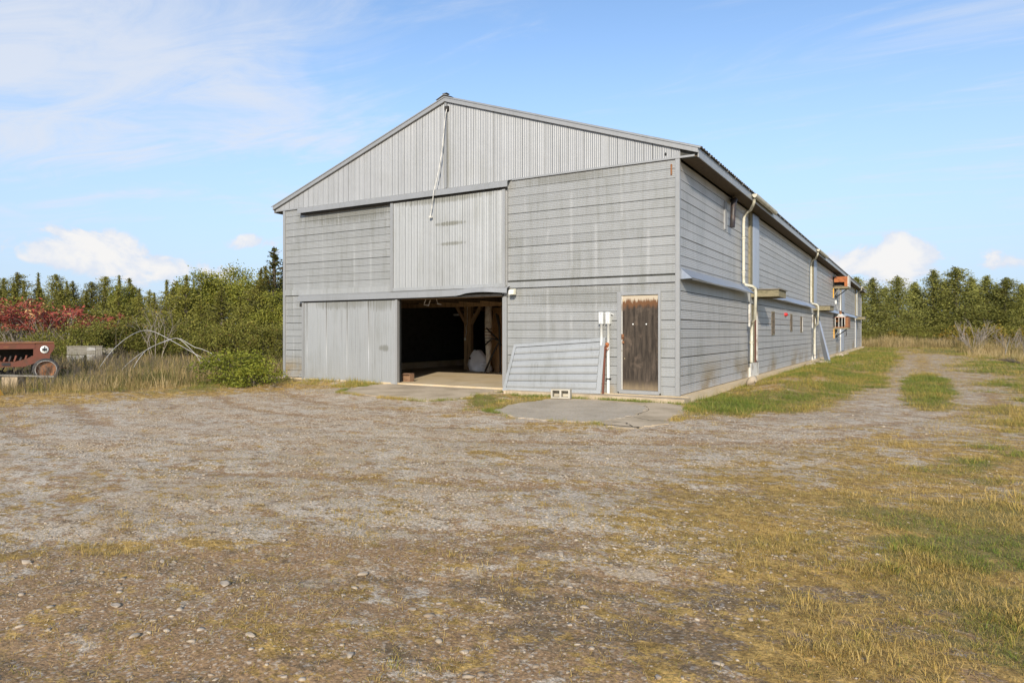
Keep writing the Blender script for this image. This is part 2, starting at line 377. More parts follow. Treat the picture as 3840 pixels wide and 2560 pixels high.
def leafmat(name, dark, light, alt=None, altp=0.0, trans=0.22, objvar=0.25, rough=0.6):
    m, t = new_mat(name)
    a = t.n('ShaderNodeAttribute', attribute_name='rnd'); b = t.n('ShaderNodeAttribute', attribute_name='tone')
    oi = t.n('ShaderNodeObjectInfo')
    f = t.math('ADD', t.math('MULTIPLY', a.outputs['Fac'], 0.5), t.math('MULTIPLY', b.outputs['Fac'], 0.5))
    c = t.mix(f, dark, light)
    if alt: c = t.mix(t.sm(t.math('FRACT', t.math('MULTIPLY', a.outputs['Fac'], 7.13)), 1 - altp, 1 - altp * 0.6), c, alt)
    tone = t.math('MULTIPLY_ADD', oi.outputs['Random'], objvar * 2, 1 - objvar)
    sc = t.n('ShaderNodeVectorMath', operation='SCALE'); t.l(c, sc.inputs[0]); t.l(tone, sc.inputs['Scale'])
    finish(t, sc.outputs[0], rough, 0, trans=trans, spec=0.2)
    return m
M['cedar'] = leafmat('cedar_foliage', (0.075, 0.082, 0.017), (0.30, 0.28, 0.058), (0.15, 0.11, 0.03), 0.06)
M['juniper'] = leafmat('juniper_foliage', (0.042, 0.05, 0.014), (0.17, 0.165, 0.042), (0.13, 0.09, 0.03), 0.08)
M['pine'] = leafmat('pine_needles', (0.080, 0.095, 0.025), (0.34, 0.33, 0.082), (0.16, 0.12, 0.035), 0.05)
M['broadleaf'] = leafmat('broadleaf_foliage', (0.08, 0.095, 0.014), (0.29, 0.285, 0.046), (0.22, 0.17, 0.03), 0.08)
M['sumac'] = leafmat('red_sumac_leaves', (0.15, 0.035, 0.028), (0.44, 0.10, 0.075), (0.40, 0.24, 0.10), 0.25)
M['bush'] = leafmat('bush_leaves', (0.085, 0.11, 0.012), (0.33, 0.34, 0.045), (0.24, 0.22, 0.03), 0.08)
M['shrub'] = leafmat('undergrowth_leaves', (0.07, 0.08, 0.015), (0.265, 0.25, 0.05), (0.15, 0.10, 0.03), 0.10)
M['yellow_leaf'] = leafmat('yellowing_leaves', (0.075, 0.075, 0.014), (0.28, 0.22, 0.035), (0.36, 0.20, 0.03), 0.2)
M['bark'] = simple('bark', (0.12, 0.10, 0.08), 0.9, scale=8, c2=(0.06, 0.05, 0.04))
M['twig'] = simple('grey_twigs', (0.27, 0.235, 0.20), 0.85, scale=6, c2=(0.16, 0.135, 0.11))
def grassmat(name, stops, trans=0.25):
    m, t = new_mat(name); a = t.n('ShaderNodeAttribute', attribute_name='tone')
    r = t.n('ShaderNodeValToRGB'); t.l(a.outputs['Fac'], r.inputs[0]); e = r.color_ramp.elements
    while len(e) < len(stops): e.new(0.5)
    for k, (p, c) in enumerate(stops): e[k].position = p; e[k].color = tuple(c) + (1,)
    finish(t, r.outputs[0], 0.65, 0, trans=trans, spec=0.2); return m
M['grass'] = grassmat('short_grass', [(0, (0.11, 0.165, 0.025)), (0.35, (0.20, 0.235, 0.04)), (0.55, (0.32, 0.27, 0.065)), (0.8, (0.46, 0.315, 0.085)), (1, (0.55, 0.40, 0.15))])
M['tall_grass'] = grassmat('tall_dry_grass', [(0, (0.085, 0.10, 0.022)), (0.3, (0.16, 0.15, 0.045)), (0.55, (0.27, 0.20, 0.085)), (0.8, (0.40, 0.29, 0.125)), (1, (0.52, 0.40, 0.21))])
m, t = new_mat('gravel_stone'); a = t.n('ShaderNodeAttribute', attribute_name='tone')
c = t.mix(a.outputs['Fac'], (0.19, 0.14, 0.09), (0.46, 0.395, 0.31)); P = wpos(t)
c = t.mix(t.math('MULTIPLY', t.noise(P, 60, 4, 0.6), 0.5), c, (0.30, 0.235, 0.165)); finish(t, c, 0.85, spec=0.3); M['stone'] = m

# ground: gravel, bare dirt, dark soil, thatch under grass; weights per vertex, detail from noise and stone cells
m, t = new_mat('yard_ground'); P = wpos(t)
cov = t.n('ShaderNodeAttribute', attribute_name='cover'); sc = t.n('ShaderNodeSeparateColor'); t.l(cov.outputs['Color'], sc.inputs[0])
n_f = t.noise(P, 9, 6, 0.7); n_m = t.noise(P, 1.7, 5, 0.6); n_g = t.noise(P, 48, 5, 0.75)
Ps = t.mapping(P, rot=(0, 0, R(-30.8)), scale=(0.8, 1.25, 1))
lay = [t.noise(t.mapping(Ps, loc=(k * 7.3, k * 3.1, 0)), 4.2, 10, 0.80) for k in range(4)]
def wgt(x, k=2.4, n=0): return t.sm(t.math('ADD', x, t.math('MULTIPLY', t.math('SUBTRACT', lay[n], 0.5), k)), 0.32, 0.68)
vo = t.n('ShaderNodeTexVoronoi', feature='F1'); t.l(t.mapping(P, scale=(1, 1, 1)), vo.inputs['Vector']); vo.inputs['Scale'].default_value = 26; vo.inputs['Randomness'].default_value = 1
vs = t.n('ShaderNodeSeparateColor'); t.l(vo.outputs['Color'], vs.inputs[0])
vo2 = t.n('ShaderNodeTexVoronoi', feature='F1'); t.l(P, vo2.inputs['Vector']); vo2.inputs['Scale'].default_value = 60
vs2 = t.n('ShaderNodeSeparateColor'); t.l(vo2.outputs['Color'], vs2.inputs[0])
grav = t.mix(vs2.outputs[0], (0.33, 0.275, 0.205), (0.57, 0.495, 0.395))
grav = t.mix(t.math('MULTIPLY', t.sm(n_m, 0.40, 0.66), 0.65), grav, t.mix(n_f, (0.28, 0.195, 0.11), (0.44, 0.33, 0.21)))
dirt = t.mix(n_f, (0.165, 0.098, 0.046), (0.40, 0.26, 0.14))
dirt = t.mix(t.math('MULTIPLY', t.sm(vs2.outputs[1], 0.80, 0.9), 0.5), dirt, (0.46, 0.41, 0.34))
dark = t.mix(n_f, (0.085, 0.058, 0.033), (0.26, 0.18, 0.10))
dark = t.mix(t.math('MULTIPLY', t.sm(vs2.outputs[2], 0.80, 0.9), 0.5), dark, (0.36, 0.33, 0.29))
that = t.mix(t.sm(n_f, 0.35, 0.7), (0.20, 0.125, 0.038), (0.50, 0.325, 0.105))
c = t.mix(wgt(sc.outputs[0], 6.0, 0), grav, dirt)
c = t.mix(wgt(sc.outputs[1], 6.0, 1), c, dark)
c = t.mix(wgt(sc.outputs[2], 6.0, 2), c, that)
fa = t.n('ShaderNodeAttribute', attribute_name='green')
c = t.mix(wgt(fa.outputs['Fac'], 3.0, 3), c, t.mix(n_f, (0.12, 0.098, 0.03), (0.29, 0.225, 0.08)))
c = t.mix(1.0, c, t.mix(t.sm(n_g, 0.30, 0.70), (0.55,) * 3, (1.48,) * 3), 'MULTIPLY')
hb = t.math('ADD', t.math('MULTIPLY', vo2.outputs['Distance'], -0.35), t.math('ADD', t.math('MULTIPLY', n_f, 1.2), t.math('MULTIPLY', n_g, 0.5)))
finish(t, c, 0.92, 0, hb, 0.55, 0.015, 0.2); M['ground'] = m

# ------------------------------------------------------------------ ground
GRASS_R = [(5.4, 0.4), (4.8, -3.2), (4.3, -5.2), (4.05, -7.9), (4.25, -9), (4.35, -10), (4.4, -14), (40, -14), (60, 60), (30, 40), (8, 36), (5.9, 31), (5.7, 22), (5.9, 11), (5.5, 4)]
DRY = [(3.2, -4.2), (2.5, -6.4), (2.25, -8.6), (2.75, -9.7), (3.0, -10.6), (2.9, -12.5), (6, -14), (12, -8), (12, 2), (5.7, 0.2), (4.2, -2.2)]
SIDE = [(-0.2, -0.4), (0.75, -2.9), (1.66, -2.1), (2.74, .4), (3.4, 4), (3.4, 10), (3.5, 19), (3.5, 31), (3.2, 45), (3, 58), (-0.2, 58)]
LEFT = [(-10.9, -7.7), (-9.9, -6.5), (-9.65, -4.9), (-9.0, -3.6), (-8.7, -2.1), (-8.3, -1.1), (-7.7, -.25), (-11.9, 0), (-12, 60), (-150, 90), (-150, -60), (-16, -16)]
NOOK = [(-4.15, -.1), (-4.05, -1.5), (-3.6, -2.5), (-2.9, -3.7), (-2.4, -3.4), (-2.6, -2.2), (-2.45, -1.0), (-1.9, -.3)]
FAR = [(-12, 57), (3, 45), (3.6, 36), (5.4, 38), (8, 33), (30, 40), (200, 300), (-200, 300)]
ROADC = [(5.4, 40), (4.5, 30), (4.5, 20), (4.8, 10), (4.6, 3), (3.4, -2)]
def bl(x, y, cx, cy, ax, ay, ang=0.0):
    c, s_ = math.cos(ang), math.sin(ang); u = (x - cx) * c + (y - cy) * s_; v = -(x - cx) * s_ + (y - cy) * c
    return np.exp(-((u / ax) ** 2 + (v / ay) ** 2))
YAW = R(30.8)
def rut_lines(x, y, n1):
    """paired wheel ruts sweeping from the track across the yard"""
    arc = np.hypot(x + 4, y - 4) + (n1 - .5) * .5
    return sum(np.exp(-((arc - a_) / .17) ** 2) for a_ in (8.1, 9.6, 10.7, 12.2, 13.3, 14.7, 15.6, 16.9))
def covers(x, y):
    """weights of dirt, dark soil, straw thatch, green, tall grass"""
    n1 = fbm(x, y, 0.55, 1); n2 = fbm(x, y, 1.6, 7)
    c, s_ = math.cos(YAW), math.sin(YAW)                      # the wheel ruts sweep across the yard
    u = x * c + y * s_; v = -x * s_ + y * c
    arc = np.hypot(x + 4, y - 4) + (n1 - .5) * .7; ang = np.arctan2(y - 4, x + 4)
    streak = fbm(ang * 3.2, arc * 1.15, 1.0, 31); st2 = fbm(ang * 6.0, arc * 2.4, 1.0, 47)
    wob = (n1 - 0.5) * 1.6 + (n2 - 0.5) * 0.7
    gr = sstep(sdf(x, y, GRASS_R) + wob, -0.9, 0.9)
    side = sstep(sdf(x, y, SIDE) + wob * 0.65, -0.35, 0.55)
    left = sstep(sdf(x, y, LEFT) + wob * 0.5, -0.25, 0.4)
    nook = sstep(sdf(x, y, NOOK) + wob * 0.25, -0.12, 0.2)
    far = sstep(sdf(x, y, FAR) + wob, -1, 1.5)
    isl = sstep(bl(x, y, 4.45, 7.6, 0.60, 7.2) + (n2 - .5) * .7, 0.22, 0.58)
    strip = bl(x, y, 4.5, 24, 0.5, 12) * 0.9
    dry = sstep(sdf(x, y, DRY) + wob, -1.0, 1.0)
    green = np.clip(np.maximum.reduce([gr * sstep(fbm(x, y, 2.6, 13) + (n1 - .5) * .8, 0.44, 0.60) * .95, side * sstep(n2 + n1 * .4, .40, .66), left * 0.8 * sstep(n1, .35, .6), nook * sstep(n2, 0.3, 0.55), far * sstep(n1, .3, .55) * .9, isl]), 0, 1)
    dirt = sstep(-v, 9.6, 11.6) * 0.75 * (1 - gr) + sstep(streak, 0.42, 0.58) * 0.80 + (n2 - 0.5) * 0.6 + .75 * rut_lines(x, y, n1) * sstep(y, -14, -9)
    dirt = dirt - 0.80 * sstep(v, -10.4, -7.2) - 0.35 * bl(x, y, -2.5, -6.0, 3.5, 1.8, YAW)
    dirt = np.maximum(dirt, 0.75 * bl(x, y, -.2, -11.4, 1.7, .35, YAW) + 0.8 * bl(x, y, 1.3, -10.2, 1.1, .25, YAW) + .7 * bl(x, y, 1.5, -11.2, 1.5, .4, YAW))
    dark = sstep(st2 + (streak - 0.5) * 0.7, 0.56, 0.72) * 0.55 * sstep(-v, 7.5, 11.5)
    dark = dark + 0.75 * bl(x, y, 2.9, -7.9, .8, .6, YAW) * n2 * 1.6 + .6 * bl(x, y, 2.35, -10.3, .5, .35, YAW) + .6 * bl(x, y, 1.2, -10.9, .6, .12, YAW) + .85 * bl(x, y, 3.1, -10.5, .7, .45, YAW) + .6 * bl(x, y, 3.8, -10, .7, .5, YAW)
    dark = dark + 0.5 * left * sstep(n2, .5, .65)
    thatch = np.maximum.reduce([dry * (.56 + .42 * sstep(n2 + n1 * .6, 0.58, 0.9)), gr * .8, side * .8, left * .9, nook * .8, far, isl * .8, strip,
        0.9 * sstep(fbm(u * .55, v * 1.7, 1.0, 91), .63, .74) * sstep(v, -12.6, -10) * (1 - .35 * sstep(v, -9, -6))])
    tall = np.maximum(sstep(sdf(x, y, LEFT) + wob * .4, .6, 1.5), 0)
    dirt = dirt * .82 + .29; dark = dark * .72 + .10 * sstep(-v, 8, 11.5) + .20 * dry * sstep(-v, 8.5, 11)
    thatch = np.maximum(thatch * .82, .17 * sstep(-v, 3, 8) + .22 * dry + .30 * sstep(v, 0, 6))
    return np.clip(dirt, 0, 1), np.clip(dark, 0, 1), np.clip(thatch, 0, 1), green, tall
def zground(x, y):
    z = -0.12 + (fbm(x, y, 0.45, 3) - 0.5) * 0.05 + (fbm(x, y, 2.2, 5, 3) - 0.5) * 0.022
    z = z - 0.016 * rut_lines(x, y, fbm(x, y, 0.55, 1)) * (y < 4)
    z = z + 0.20 * np.exp(-((x - 1.35) / 0.75) ** 2) * sstep(y, 1.0, 4.5) * (1 - sstep(y, 15, 25))    # grassy bank by the long wall
    z = z + 0.10 * sstep(sdf(x, y, LEFT), 0.2, 1.8)                                            # field stands a little higher
    flat = np.maximum.reduce([sstep(sdf(x, y, [(-8.2, .5), (-8.2, -2.6), (-3.7, -2.9), (-3.7, .5)]), -.4, .1), sstep(sdf(x, y, [(-2.8, .5), (-2.8, -4.2), (.9, -4.5), (.9, .5)]), -.5, .1)])
    z = z * (1 - flat) + flat * np.where(x < -3, -0.082, -0.098)
    z = np.where((x > -12.4) & (x < -7.85), np.maximum(z, -.20 + .165 * sstep(y, -1.3, -.12)), z)
    inside = (x > -11.7) & (x < -.1) & (y > .1) & (y < 55.8)
    return np.where(inside, -0.25, z)
def axis(lo, hi, d, far_lo, far_hi):
    a = list(np.arange(lo, hi + d / 2, d)); st = d; p = hi
    while p < far_hi: st *= 1.22; p += st; a.append(p)
    st = d; p = lo; pre = []
    while p > far_lo: st *= 1.22; p -= st; pre.append(p)
    return np.array(pre[::-1] + a)
gx = axis(-14, 8, 0.11, -2500, 2500); gy = axis(-14, 12, 0.11, -2500, 2500)
GX, GY = np.meshgrid(gx, gy, indexing='ij')
GZ = zground(GX, GY)
cd, ck, ct, cg, _ = covers(GX, GY)
nx, ny = GX.shape
idx = np.arange(nx * ny).reshape(nx, ny)
Fq = np.stack([idx[:-1, :-1], idx[1:, :-1], idx[1:, 1:], idx[:-1, 1:]], -1).reshape(-1, 4)
me = np_mesh('ground', np.stack([GX, GY, GZ], -1).reshape(-1, 3), Fq, M['ground'], True,
             {'cover': ('POINT', np.stack([cd, ck, ct, np.ones_like(cd)], -1).reshape(-1, 4)), 'green': ('POINT', cg.ravel())})
ground = tag(mesh_obj('ground', me), kind='structure')

# concrete aprons: irregular poured sheets with broken edges
def slab_poly(name, poly, z0, z1, mat, seed, rough=0.05, sub=7):
    pts = []; n = len(poly); r = random.Random(seed)
    for i in range(n):
        a = Vector(poly[i]); b = Vector(poly[(i + 1) % n])
        for k in range(sub):
            p = a.lerp(b, k / sub)
            pts.append((p.x + r.uniform(-rough, rough), p.y + r.uniform(-rough, rough)))
    zf = (lambda u, v: z1) if not callable(z1) else z1
    V = [(u, v, zf(u, v)) for u, v in pts] + [(u, v, z0) for u, v in pts]; N = len(pts)
    mb = MB().add(V, [tuple(range(N))] + [(N + i, N + (i + 1) % N, (i + 1) % N, i) for i in range(N)])
    return mb
slab_poly('door_ramp', [(-7.6, -1.7), (-7.9, -.6), (-7.8, -.112), (-4.2, -.112), (-4.25, -1.2), (-3.95, -2.0), (-4.3, -2.75), (-5.8, -2.65), (-7.2, -2.3)], -0.3, lambda u, v: -0.035 - 0.03 * min(1, max(0, -v / 2.7)), M['apron'], 3, 0.09).build('concrete_ramp', M['apron'])
tag(bpy.data.objects['concrete_ramp'], kind='structure')
slab_poly('apron', [(-2.55, -1.1), (-1.95, -.66), (-.06, -.62), (.43, -.95), (.63, -1.8), (.86, -3.5), (.74, -4.15), (.46, -4.35), (.02, -4.1), (-.5, -3.5), (-1.9, -2.5)], -0.3, -0.088, M['apron'], 5, 0.08).build('concrete_apron', M['apron'])
tag(bpy.data.objects['concrete_apron'], kind='structure')
slab_poly('agg', [(-2.3, -3.5), (-2.55, -2.3), (-2.4, -1.2), (-1.7, -.95), (-.9, -1.05), (-.33, -1.3), (-.02, -1.8), (.1, -2.9), (-.08, -3.85), (-.55, -4.1), (-1.5, -4.1)], -0.3, -0.082, M['aggregate'], 8, 0.06, 10).build('aggregate_pavement', M['aggregate'])
tag(bpy.data.objects['aggregate_pavement'], kind='structure')

# cracks in the pads
def crack(pts, z, parent, seed):
    r_ = random.Random(seed); mb = MB(); P_ = []
    for a_, b_ in zip(pts[:-1], pts[1:]):
        for k in range(6):
            p = Vector(a_).lerp(Vector(b_), k / 6); P_.append((p.x + r_.uniform(-.03, .03), p.y + r_.uniform(-.03, .03)))
    for a_, b_ in zip(P_[:-1], P_[1:]):
        d_ = Vector((b_[0] - a_[0], b_[1] - a_[1], 0)).normalized(); n_ = Vector((-d_.y, d_.x, 0)) * r_.uniform(.004, .011)
        A = Vector((*a_, z)); B = Vector((*b_, z)); mb.add([A - n_, A + n_, B + n_, B - n_], [(0, 3, 2, 1)])
    mb.build('crack', M['crack'], parent)
M['crack'] = simple('crack_soil', (0.06, 0.05, 0.03), 0.95)
ap_ = bpy.data.objects['concrete_apron']; rp_ = bpy.data.objects['concrete_ramp']
crack([(.12, -2.95), (-.05, -3.5), (-.1, -4.05)], -.0855, ap_, 1); crack([(-.3, -1.25), (.0, -1.8), (.15, -2.9)], -.0855, ap_, 2); crack([(.16, -3.0), (.5, -3.3), (.8, -3.2)], -.0855, ap_, 3); crack([(-.05, -3.8), (.3, -3.75), (.6, -4.2)], -.0855, ap_, 5)
crack([(-7.4, -.5), (-6.6, -.42), (-5.6, -.5), (-4.3, -.4)], -.0362, rp_, 4)

# ------------------------------------------------------------------ the barn
W, L, EH = 11.84, 55.95, 4.91            # width, length, eave height; near corner at the origin
PITCH = 0.1975
barn = tag(empty('barn'), 'long grey galvanised metal barn with gable roof and open sliding door', 'barn')
_rib = {}
def rib_mesh(width, length, nrib, amp, mat, key=None, top=None, sag=0.0):
    k = (round(width, 3), round(length, 3), nrib, amp, mat.name, key)
    if k in _rib: return _rib[k]
    pr = [(0, -0.03), (0.0, 0.0)]; p = width / nrib
    for i in range(nrib):
        a = i * p
        pr += [(a + .18 * p, 0.0), (a + .34 * p, amp), (a + .66 * p, amp), (a + .82 * p, 0.0)]
    pr += [(width, 0.0), (width, -0.03)]
    vs = [0.0, 1.0]; V = []
    for u, d in pr:
        for q in vs: V.append((u, q * (top(u) if top else length), d))
    n = len(vs)
    F = [(i * n + j, (i + 1) * n + j, (i + 1) * n + j + 1, i * n + j + 1) for i in range(len(pr) - 1) for j in range(n - 1)]
    me = bpy.data.meshes.new('rib'); me.from_pydata(V, [], F); me.update(); me.materials.append(mat)
    _rib[k] = me
    return me
def M3(cx, cy, cz, loc):
    m = Matrix.Identity(4)
    for i, c_ in enumerate((cx, cy, cz)):
        for j in range(3): m[j][i] = c_[j]
    m.translation = loc
    return m
rj = random.Random(21)
def sheet(name, me, kind, loc, parent=barn, jit=0.003):
    o = mesh_obj(name, me, parent)
    loc = Vector(loc); j = rj.uniform(-jit, jit)
    if kind == 'fh': m = M3((0, 0, 1), (1, 0, 0), (0, -1, 0), loc + Vector((0, j, 0)))      # front, laid horizontally
    elif kind == 'fv': m = M3((1, 0, 0), (0, 0, 1), (0, -1, 0), loc + Vector((0, j, 0)))    # front, upright
    elif kind == 'sh': m = M3((0, 0, 1), (0, 1, 0), (1, 0, 0), loc + Vector((j, 0, 0)))     # long wall, horizontal
    elif kind == 'sv': m = M3((0, 1, 0), (0, 0, 1), (1, 0, 0), loc + Vector((j, 0, 0)))     # long wall, upright
    o.matrix_local = m
    return o
def courses_front(x0, x1, ztop, n, mat, zmin=-9, first=0):
    for i in range(n):
        zt = ztop - i * PITCH; zb = zt - PITCH
        gap = 0.016 if (i + first) % 4 == 0 else 0.009
        hgt = PITCH - gap
        if zb < zmin: hgt = zt - zmin - gap; zb = zmin
        if hgt < 0.03: continue
        sheet('siding_course', rib_mesh(hgt, x1 - x0, 5, 0.0045, mat), 'fh', (x0, 0, zb + 0.001))
def courses_side(y0, y1, ztop, n, mat, zmin=-9, first=0):
    for i in range(n):
        zt = ztop - i * PITCH; zb = zt - PITCH
        gap = 0.022 if (i + first) % 4 == 0 else 0.013
        hgt = PITCH - gap
        if zb < zmin: hgt = zt - zmin - gap; zb = zmin
        if hgt < 0.03: continue
        sheet('siding_course', rib_mesh(hgt, y1 - y0, 5, 0.006, mat), 'sh', (0, y0, zb + 0.001))
# foundation slab with the barn floor
fs = MB(); fs.box(-W - .1, .24, -.11, L + .3, -.5, 0.0); MB().box(-3.9, .28, -.55, -.112, -.5, -.012).build('front_step', M['apron'], barn)
fs.build('foundation_slab', M['slab'], barn)
# walls behind the sheeting
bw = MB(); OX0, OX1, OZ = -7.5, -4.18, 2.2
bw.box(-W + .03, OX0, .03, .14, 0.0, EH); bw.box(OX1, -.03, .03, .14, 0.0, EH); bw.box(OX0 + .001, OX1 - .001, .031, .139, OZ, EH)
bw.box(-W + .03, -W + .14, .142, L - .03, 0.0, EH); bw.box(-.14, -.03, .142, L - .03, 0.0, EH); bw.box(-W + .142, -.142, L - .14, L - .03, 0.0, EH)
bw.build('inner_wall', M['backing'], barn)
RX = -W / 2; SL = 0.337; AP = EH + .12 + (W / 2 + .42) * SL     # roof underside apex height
rz = lambda x: AP - abs(x - RX) * SL
MB().prism([(-W - .38, EH - .015), (.38, EH - .015), (.38, rz(.38) - .05), (RX, AP - .05), (-W - .38, rz(-W - .38) - .05)], lambda u, v, d: (u, d, v), -0.03 + .035, .12).build('gable_backing', M['backing'], barn)
MB().prism([(-W - .0, EH + .01), (0, EH + .01), (RX, AP - .05)], lambda u, v, d: (u, d, v), L - .12, L - .03).build('rear_gable', M['gable'], barn)
# front siding
courses_front(-4.12, -.06, EH, 13, M['siding'], 2.50)
courses_front(-W + .06, -7.3, EH, 12, M['siding'], 2.55)
courses_front(-4.12, -.06, 2.365, 1, M['siding'], 2.17)
courses_front(-4.12, -1.335, 2.17, 12, M['siding'], 0.0, 1); courses_front(-.375, -.06, 2.17, 12, M['siding'], 0.0, 1)
courses_front(-W + .06, -10.5, 2.385, 13, M['siding'], 0.0)
# rear and far side sheeting, hidden from the yard
for z in np.arange(0, EH - .1, .82):
    sheet('wall_sheet', rib_mesh(.80, L - .1, 16, .006, M['siding']), 'sh', (-W, .05, z)).matrix_local = M3((0, 0, 1), (0, -1, 0), (-1, 0, 0), (-W, L - .05, z))
    sheet('wall_sheet', rib_mesh(.80, W - .1, 16, .006, M['siding']), 'fh', (0, 0, 0)).matrix_local = M3((0, 0, 1), (-1, 0, 0), (0, 1, 0), (-.05, L, z))
# gable: upright strips cut to the roof slope
for i in range(62):
    x0 = -W - .36 + i * PITCH; x1 = min(x0 + PITCH - (0.012 if i % 4 == 2 else 0.007), .37)
    if x0 > .33: break
    wd = x1 - x0; top = lambda u, x0=x0: max(.02, rz(x0 + u) - .03 - EH - .012)
    hump = x0 < RX < x1
    sheet('gable_sheet', rib_mesh(wd, 1, 4, 0.004, M['gable'], i, top), 'fv', (x0, -.022, EH + .012), jit=.002)
# trims
def trim(name, x0, x1, y0, y1, z0, z1, mat='trim'): return MB().box(x0, x1, y0, y1, z0, z1).build(name, M[mat], barn)
trim('corner_trim', -.062, .030, -.034, .031, 0.005, 5.035)
trim('corner_trim', -W - .03, -W + .06, -.034, .031, 0.005, 4.9)
trim('band_trim', -4.13, -.064, -.040, .0, 2.372, 2.498, 'siding'); trim('band_trim', -4.13, -.064, -.050, .0, 2.362, 2.374)
trim('band_trim', -W + .062, -7.66, -.038, .0, 2.392, 2.552, 'siding')
trim('gable_drip', -3.98, .34, -.045, -.005, EH - .012, EH + .028); trim('gable_drip', -W - .34, -11.1, -.045, -.005, EH - .012, EH + .028)
trim('jamb_trim', -4.24, -4.125, -.052, .03, 0.03, 2.42); trim('jamb_trim', -4.165, -4.10, -.062, -.002, 2.43, 4.92)
# boxed eaves: rake boards, fascias, soffits
for s_ in (-1, 1):
    e = RX + s_ * (W / 2 + .42)
    zt = rz(e)
    mb = MB().prism([(e, zt + .035), (e, zt - .075), (RX, AP - .075), (RX, AP + .035)], lambda u, v, d: (u, d, v), -.085, -.032)
    mb.build('rake_board', M['trim'], barn)
    xa, xb = (e - .02, e + .005) if s_ > 0 else (e - .005, e + .02)
    for k in range(19):
        y0 = -.03 + k * 2.96; y1 = min(y0 + 2.953, L + .12)
        MB().box(xa, xb, y0, y1, EH - .035, zt + .03).build('fascia_board', M['trim'], barn)
    xa, xb = (.032, e - .022) if s_ > 0 else (e + .022, -W - .032)
    MB().box(xa, xb, -.0, L + .1, EH - .01, EH + .012).build('soffit', M['wood_dark'], barn)
    # roof: overlapping ribbed sheets, ridge to eave
    ln = (W / 2 + .42 + .06) * math.sqrt(1 + SL * SL)
    for k in range(71):
        y0 = -.10 + k * .795
        o = mesh_obj('roof_sheet', rib_mesh(.80, ln, 4, .022, M['trim'], 'roof'), barn)
        d = Vector((s_, 0, -SL)).normalized(); nrm = Vector((s_ * SL, 0, 1)).normalized()
        o.matrix_local = M3((0, 1, 0), tuple(d), tuple(nrm), (RX, y0, AP + .052))
MB().prism([(RX - .25, AP - .01), (RX, AP + .105), (RX + .25, AP - .01), (RX, AP + .085)], lambda u, v, d: (u, d, v), -.12, L + .1).build('ridge_cap', M['trim'], barn)
MB().box(RX - .05, RX + .08, -.10, .02, AP + .10, AP + .125).build('ridge_bracket', M['dark_iron'], barn)
MB().box(RX - .035, RX + .035, -.045, -.03, EH + .02, AP - .09).build('gable_seam', M['trim'], barn)
# sliding-door track hoods: sloping bent sheet with a lip
def hood(name, x0, x1, zt, zb, out, warp=None, nseg=60):
    prof = [(-.032, zt), (-.10, zt - .015), (-out, zt - .055), (-out - .012, zb), (-out + .03, zb + .004)]
    def fn(u, v):
        x = x0 + (x1 - x0) * u; k = v * (len(prof) - 1); i = min(int(k), len(prof) - 2); f = k - i
        y = prof[i][0] * (1 - f) + prof[i + 1][0] * f; z = prof[i][1] * (1 - f) + prof[i + 1][1] * f
        n_ = math.sin(x * 3.1) * .004 + math.sin(x * 7.7 + 1) * .003
        if warp: dy, dz = warp(x, v); y += dy; z += dz
        return (x, y + n_ * v, z)
    mb = MB().grid(fn, nseg, len(prof) - 1, False)
    return mb.build(name, M['trim'], barn)
hood('track_hood', -11.08, -4.02, EH + .012, 4.735, .19)
hood('track_hood', -11.10, -5.44, 2.40, 2.20, .17, lambda x, v: (0, .035 * v * max(0, (x + 6.4)) ** 2 * .6), 50)
hood('track_hood', -5.46, -4.03, 2.41, 2.245, .18, lambda x, v: (-.05 * v * math.exp(-((x + 4.7) / .3) ** 2) - .02 * v, v * (.05 * math.sin((x + 5.46) * 2.3) - .035 * math.exp(-((x + 5.4) / .15) ** 2))), 40)
for zt, x0, x1 in ((4.70, -11.0, -4.1), (2.175, -10.95, -4.2)):
    MB().box(x0, x1, -.135, -.05, zt, zt + .05).build('door_track', M['dark_iron'], barn)
MB().box(-11.05, -10.98, -.14, -.04, 2.05, 2.15).build('track_stop', M['dark_iron'], barn)
# upper loft door
d = empty('loft_door', (0, 0, 0), 0, barn)
for i in range(17):
    x0 = -7.56 + i * .2
    sheet('door_strip', rib_mesh(.192 if i < 16 else .15, 2.24, 4, .0035, M['door_sheet']), 'fv', (x0, -.105, 2.47), d, .002)
MB().box(-7.64, -4.135, -.070, -.062, 2.42, 4.73).build('door_back', M['backing'], d)
for b in ((-7.655, -7.565, 2.39, 4.74), (-4.205, -4.125, 2.39, 4.74)): MB().box(b[0], b[1], -.125, -.06, b[2], b[3]).build('door_edge', M['trim'], d)
MB().box(-7.563, -4.207, -.122, -.06, 2.39, 2.475).build('door_edge', M['door_sheet'], d)
# lower sliding door, pushed open to the left
d = empty('sliding_door', (0, 0, 0), 0, barn)
xs = [-10.90, -10.78, -10.01, -9.22, -8.43, -7.50]
for a, b in zip(xs[:-1], xs[1:]):
    sheet('door_sheet', rib_mesh(b - a - .012, 2.12, max(1, round((b - a) / .06)), .0028, M['door_sheet']), 'fv', (a, -.095, .045), d, .002)
for a in xs[1:-1]: MB().tube([(a - .006, -.098, .05), (a - .006, -.100, 2.16)], .011, 6).build('door_seam', M['door_sheet'], d)
MB().box(-10.96, -7.45, -.062, -.050, 0.0, 2.18).build('door_back', M['backing'], d)
MB().box(-10.985, -10.905, -.118, -.05, -.03, 2.19).build('door_edge', M['trim'], d); MB().box(-7.49, -7.42, -.125, -.03, -.045, 2.19).build('door_edge', M['trim'], d)
MB().grid(lambda u, v: (-10.9 + 3.4 * u, -.108 - .004 * math.sin(u * 40), (-.03 - .012 * math.sin(u * 23) ** 2) * (1 - v) + .05 * v), 40, 1, False).build('door_edge', M['door_sheet'], d)
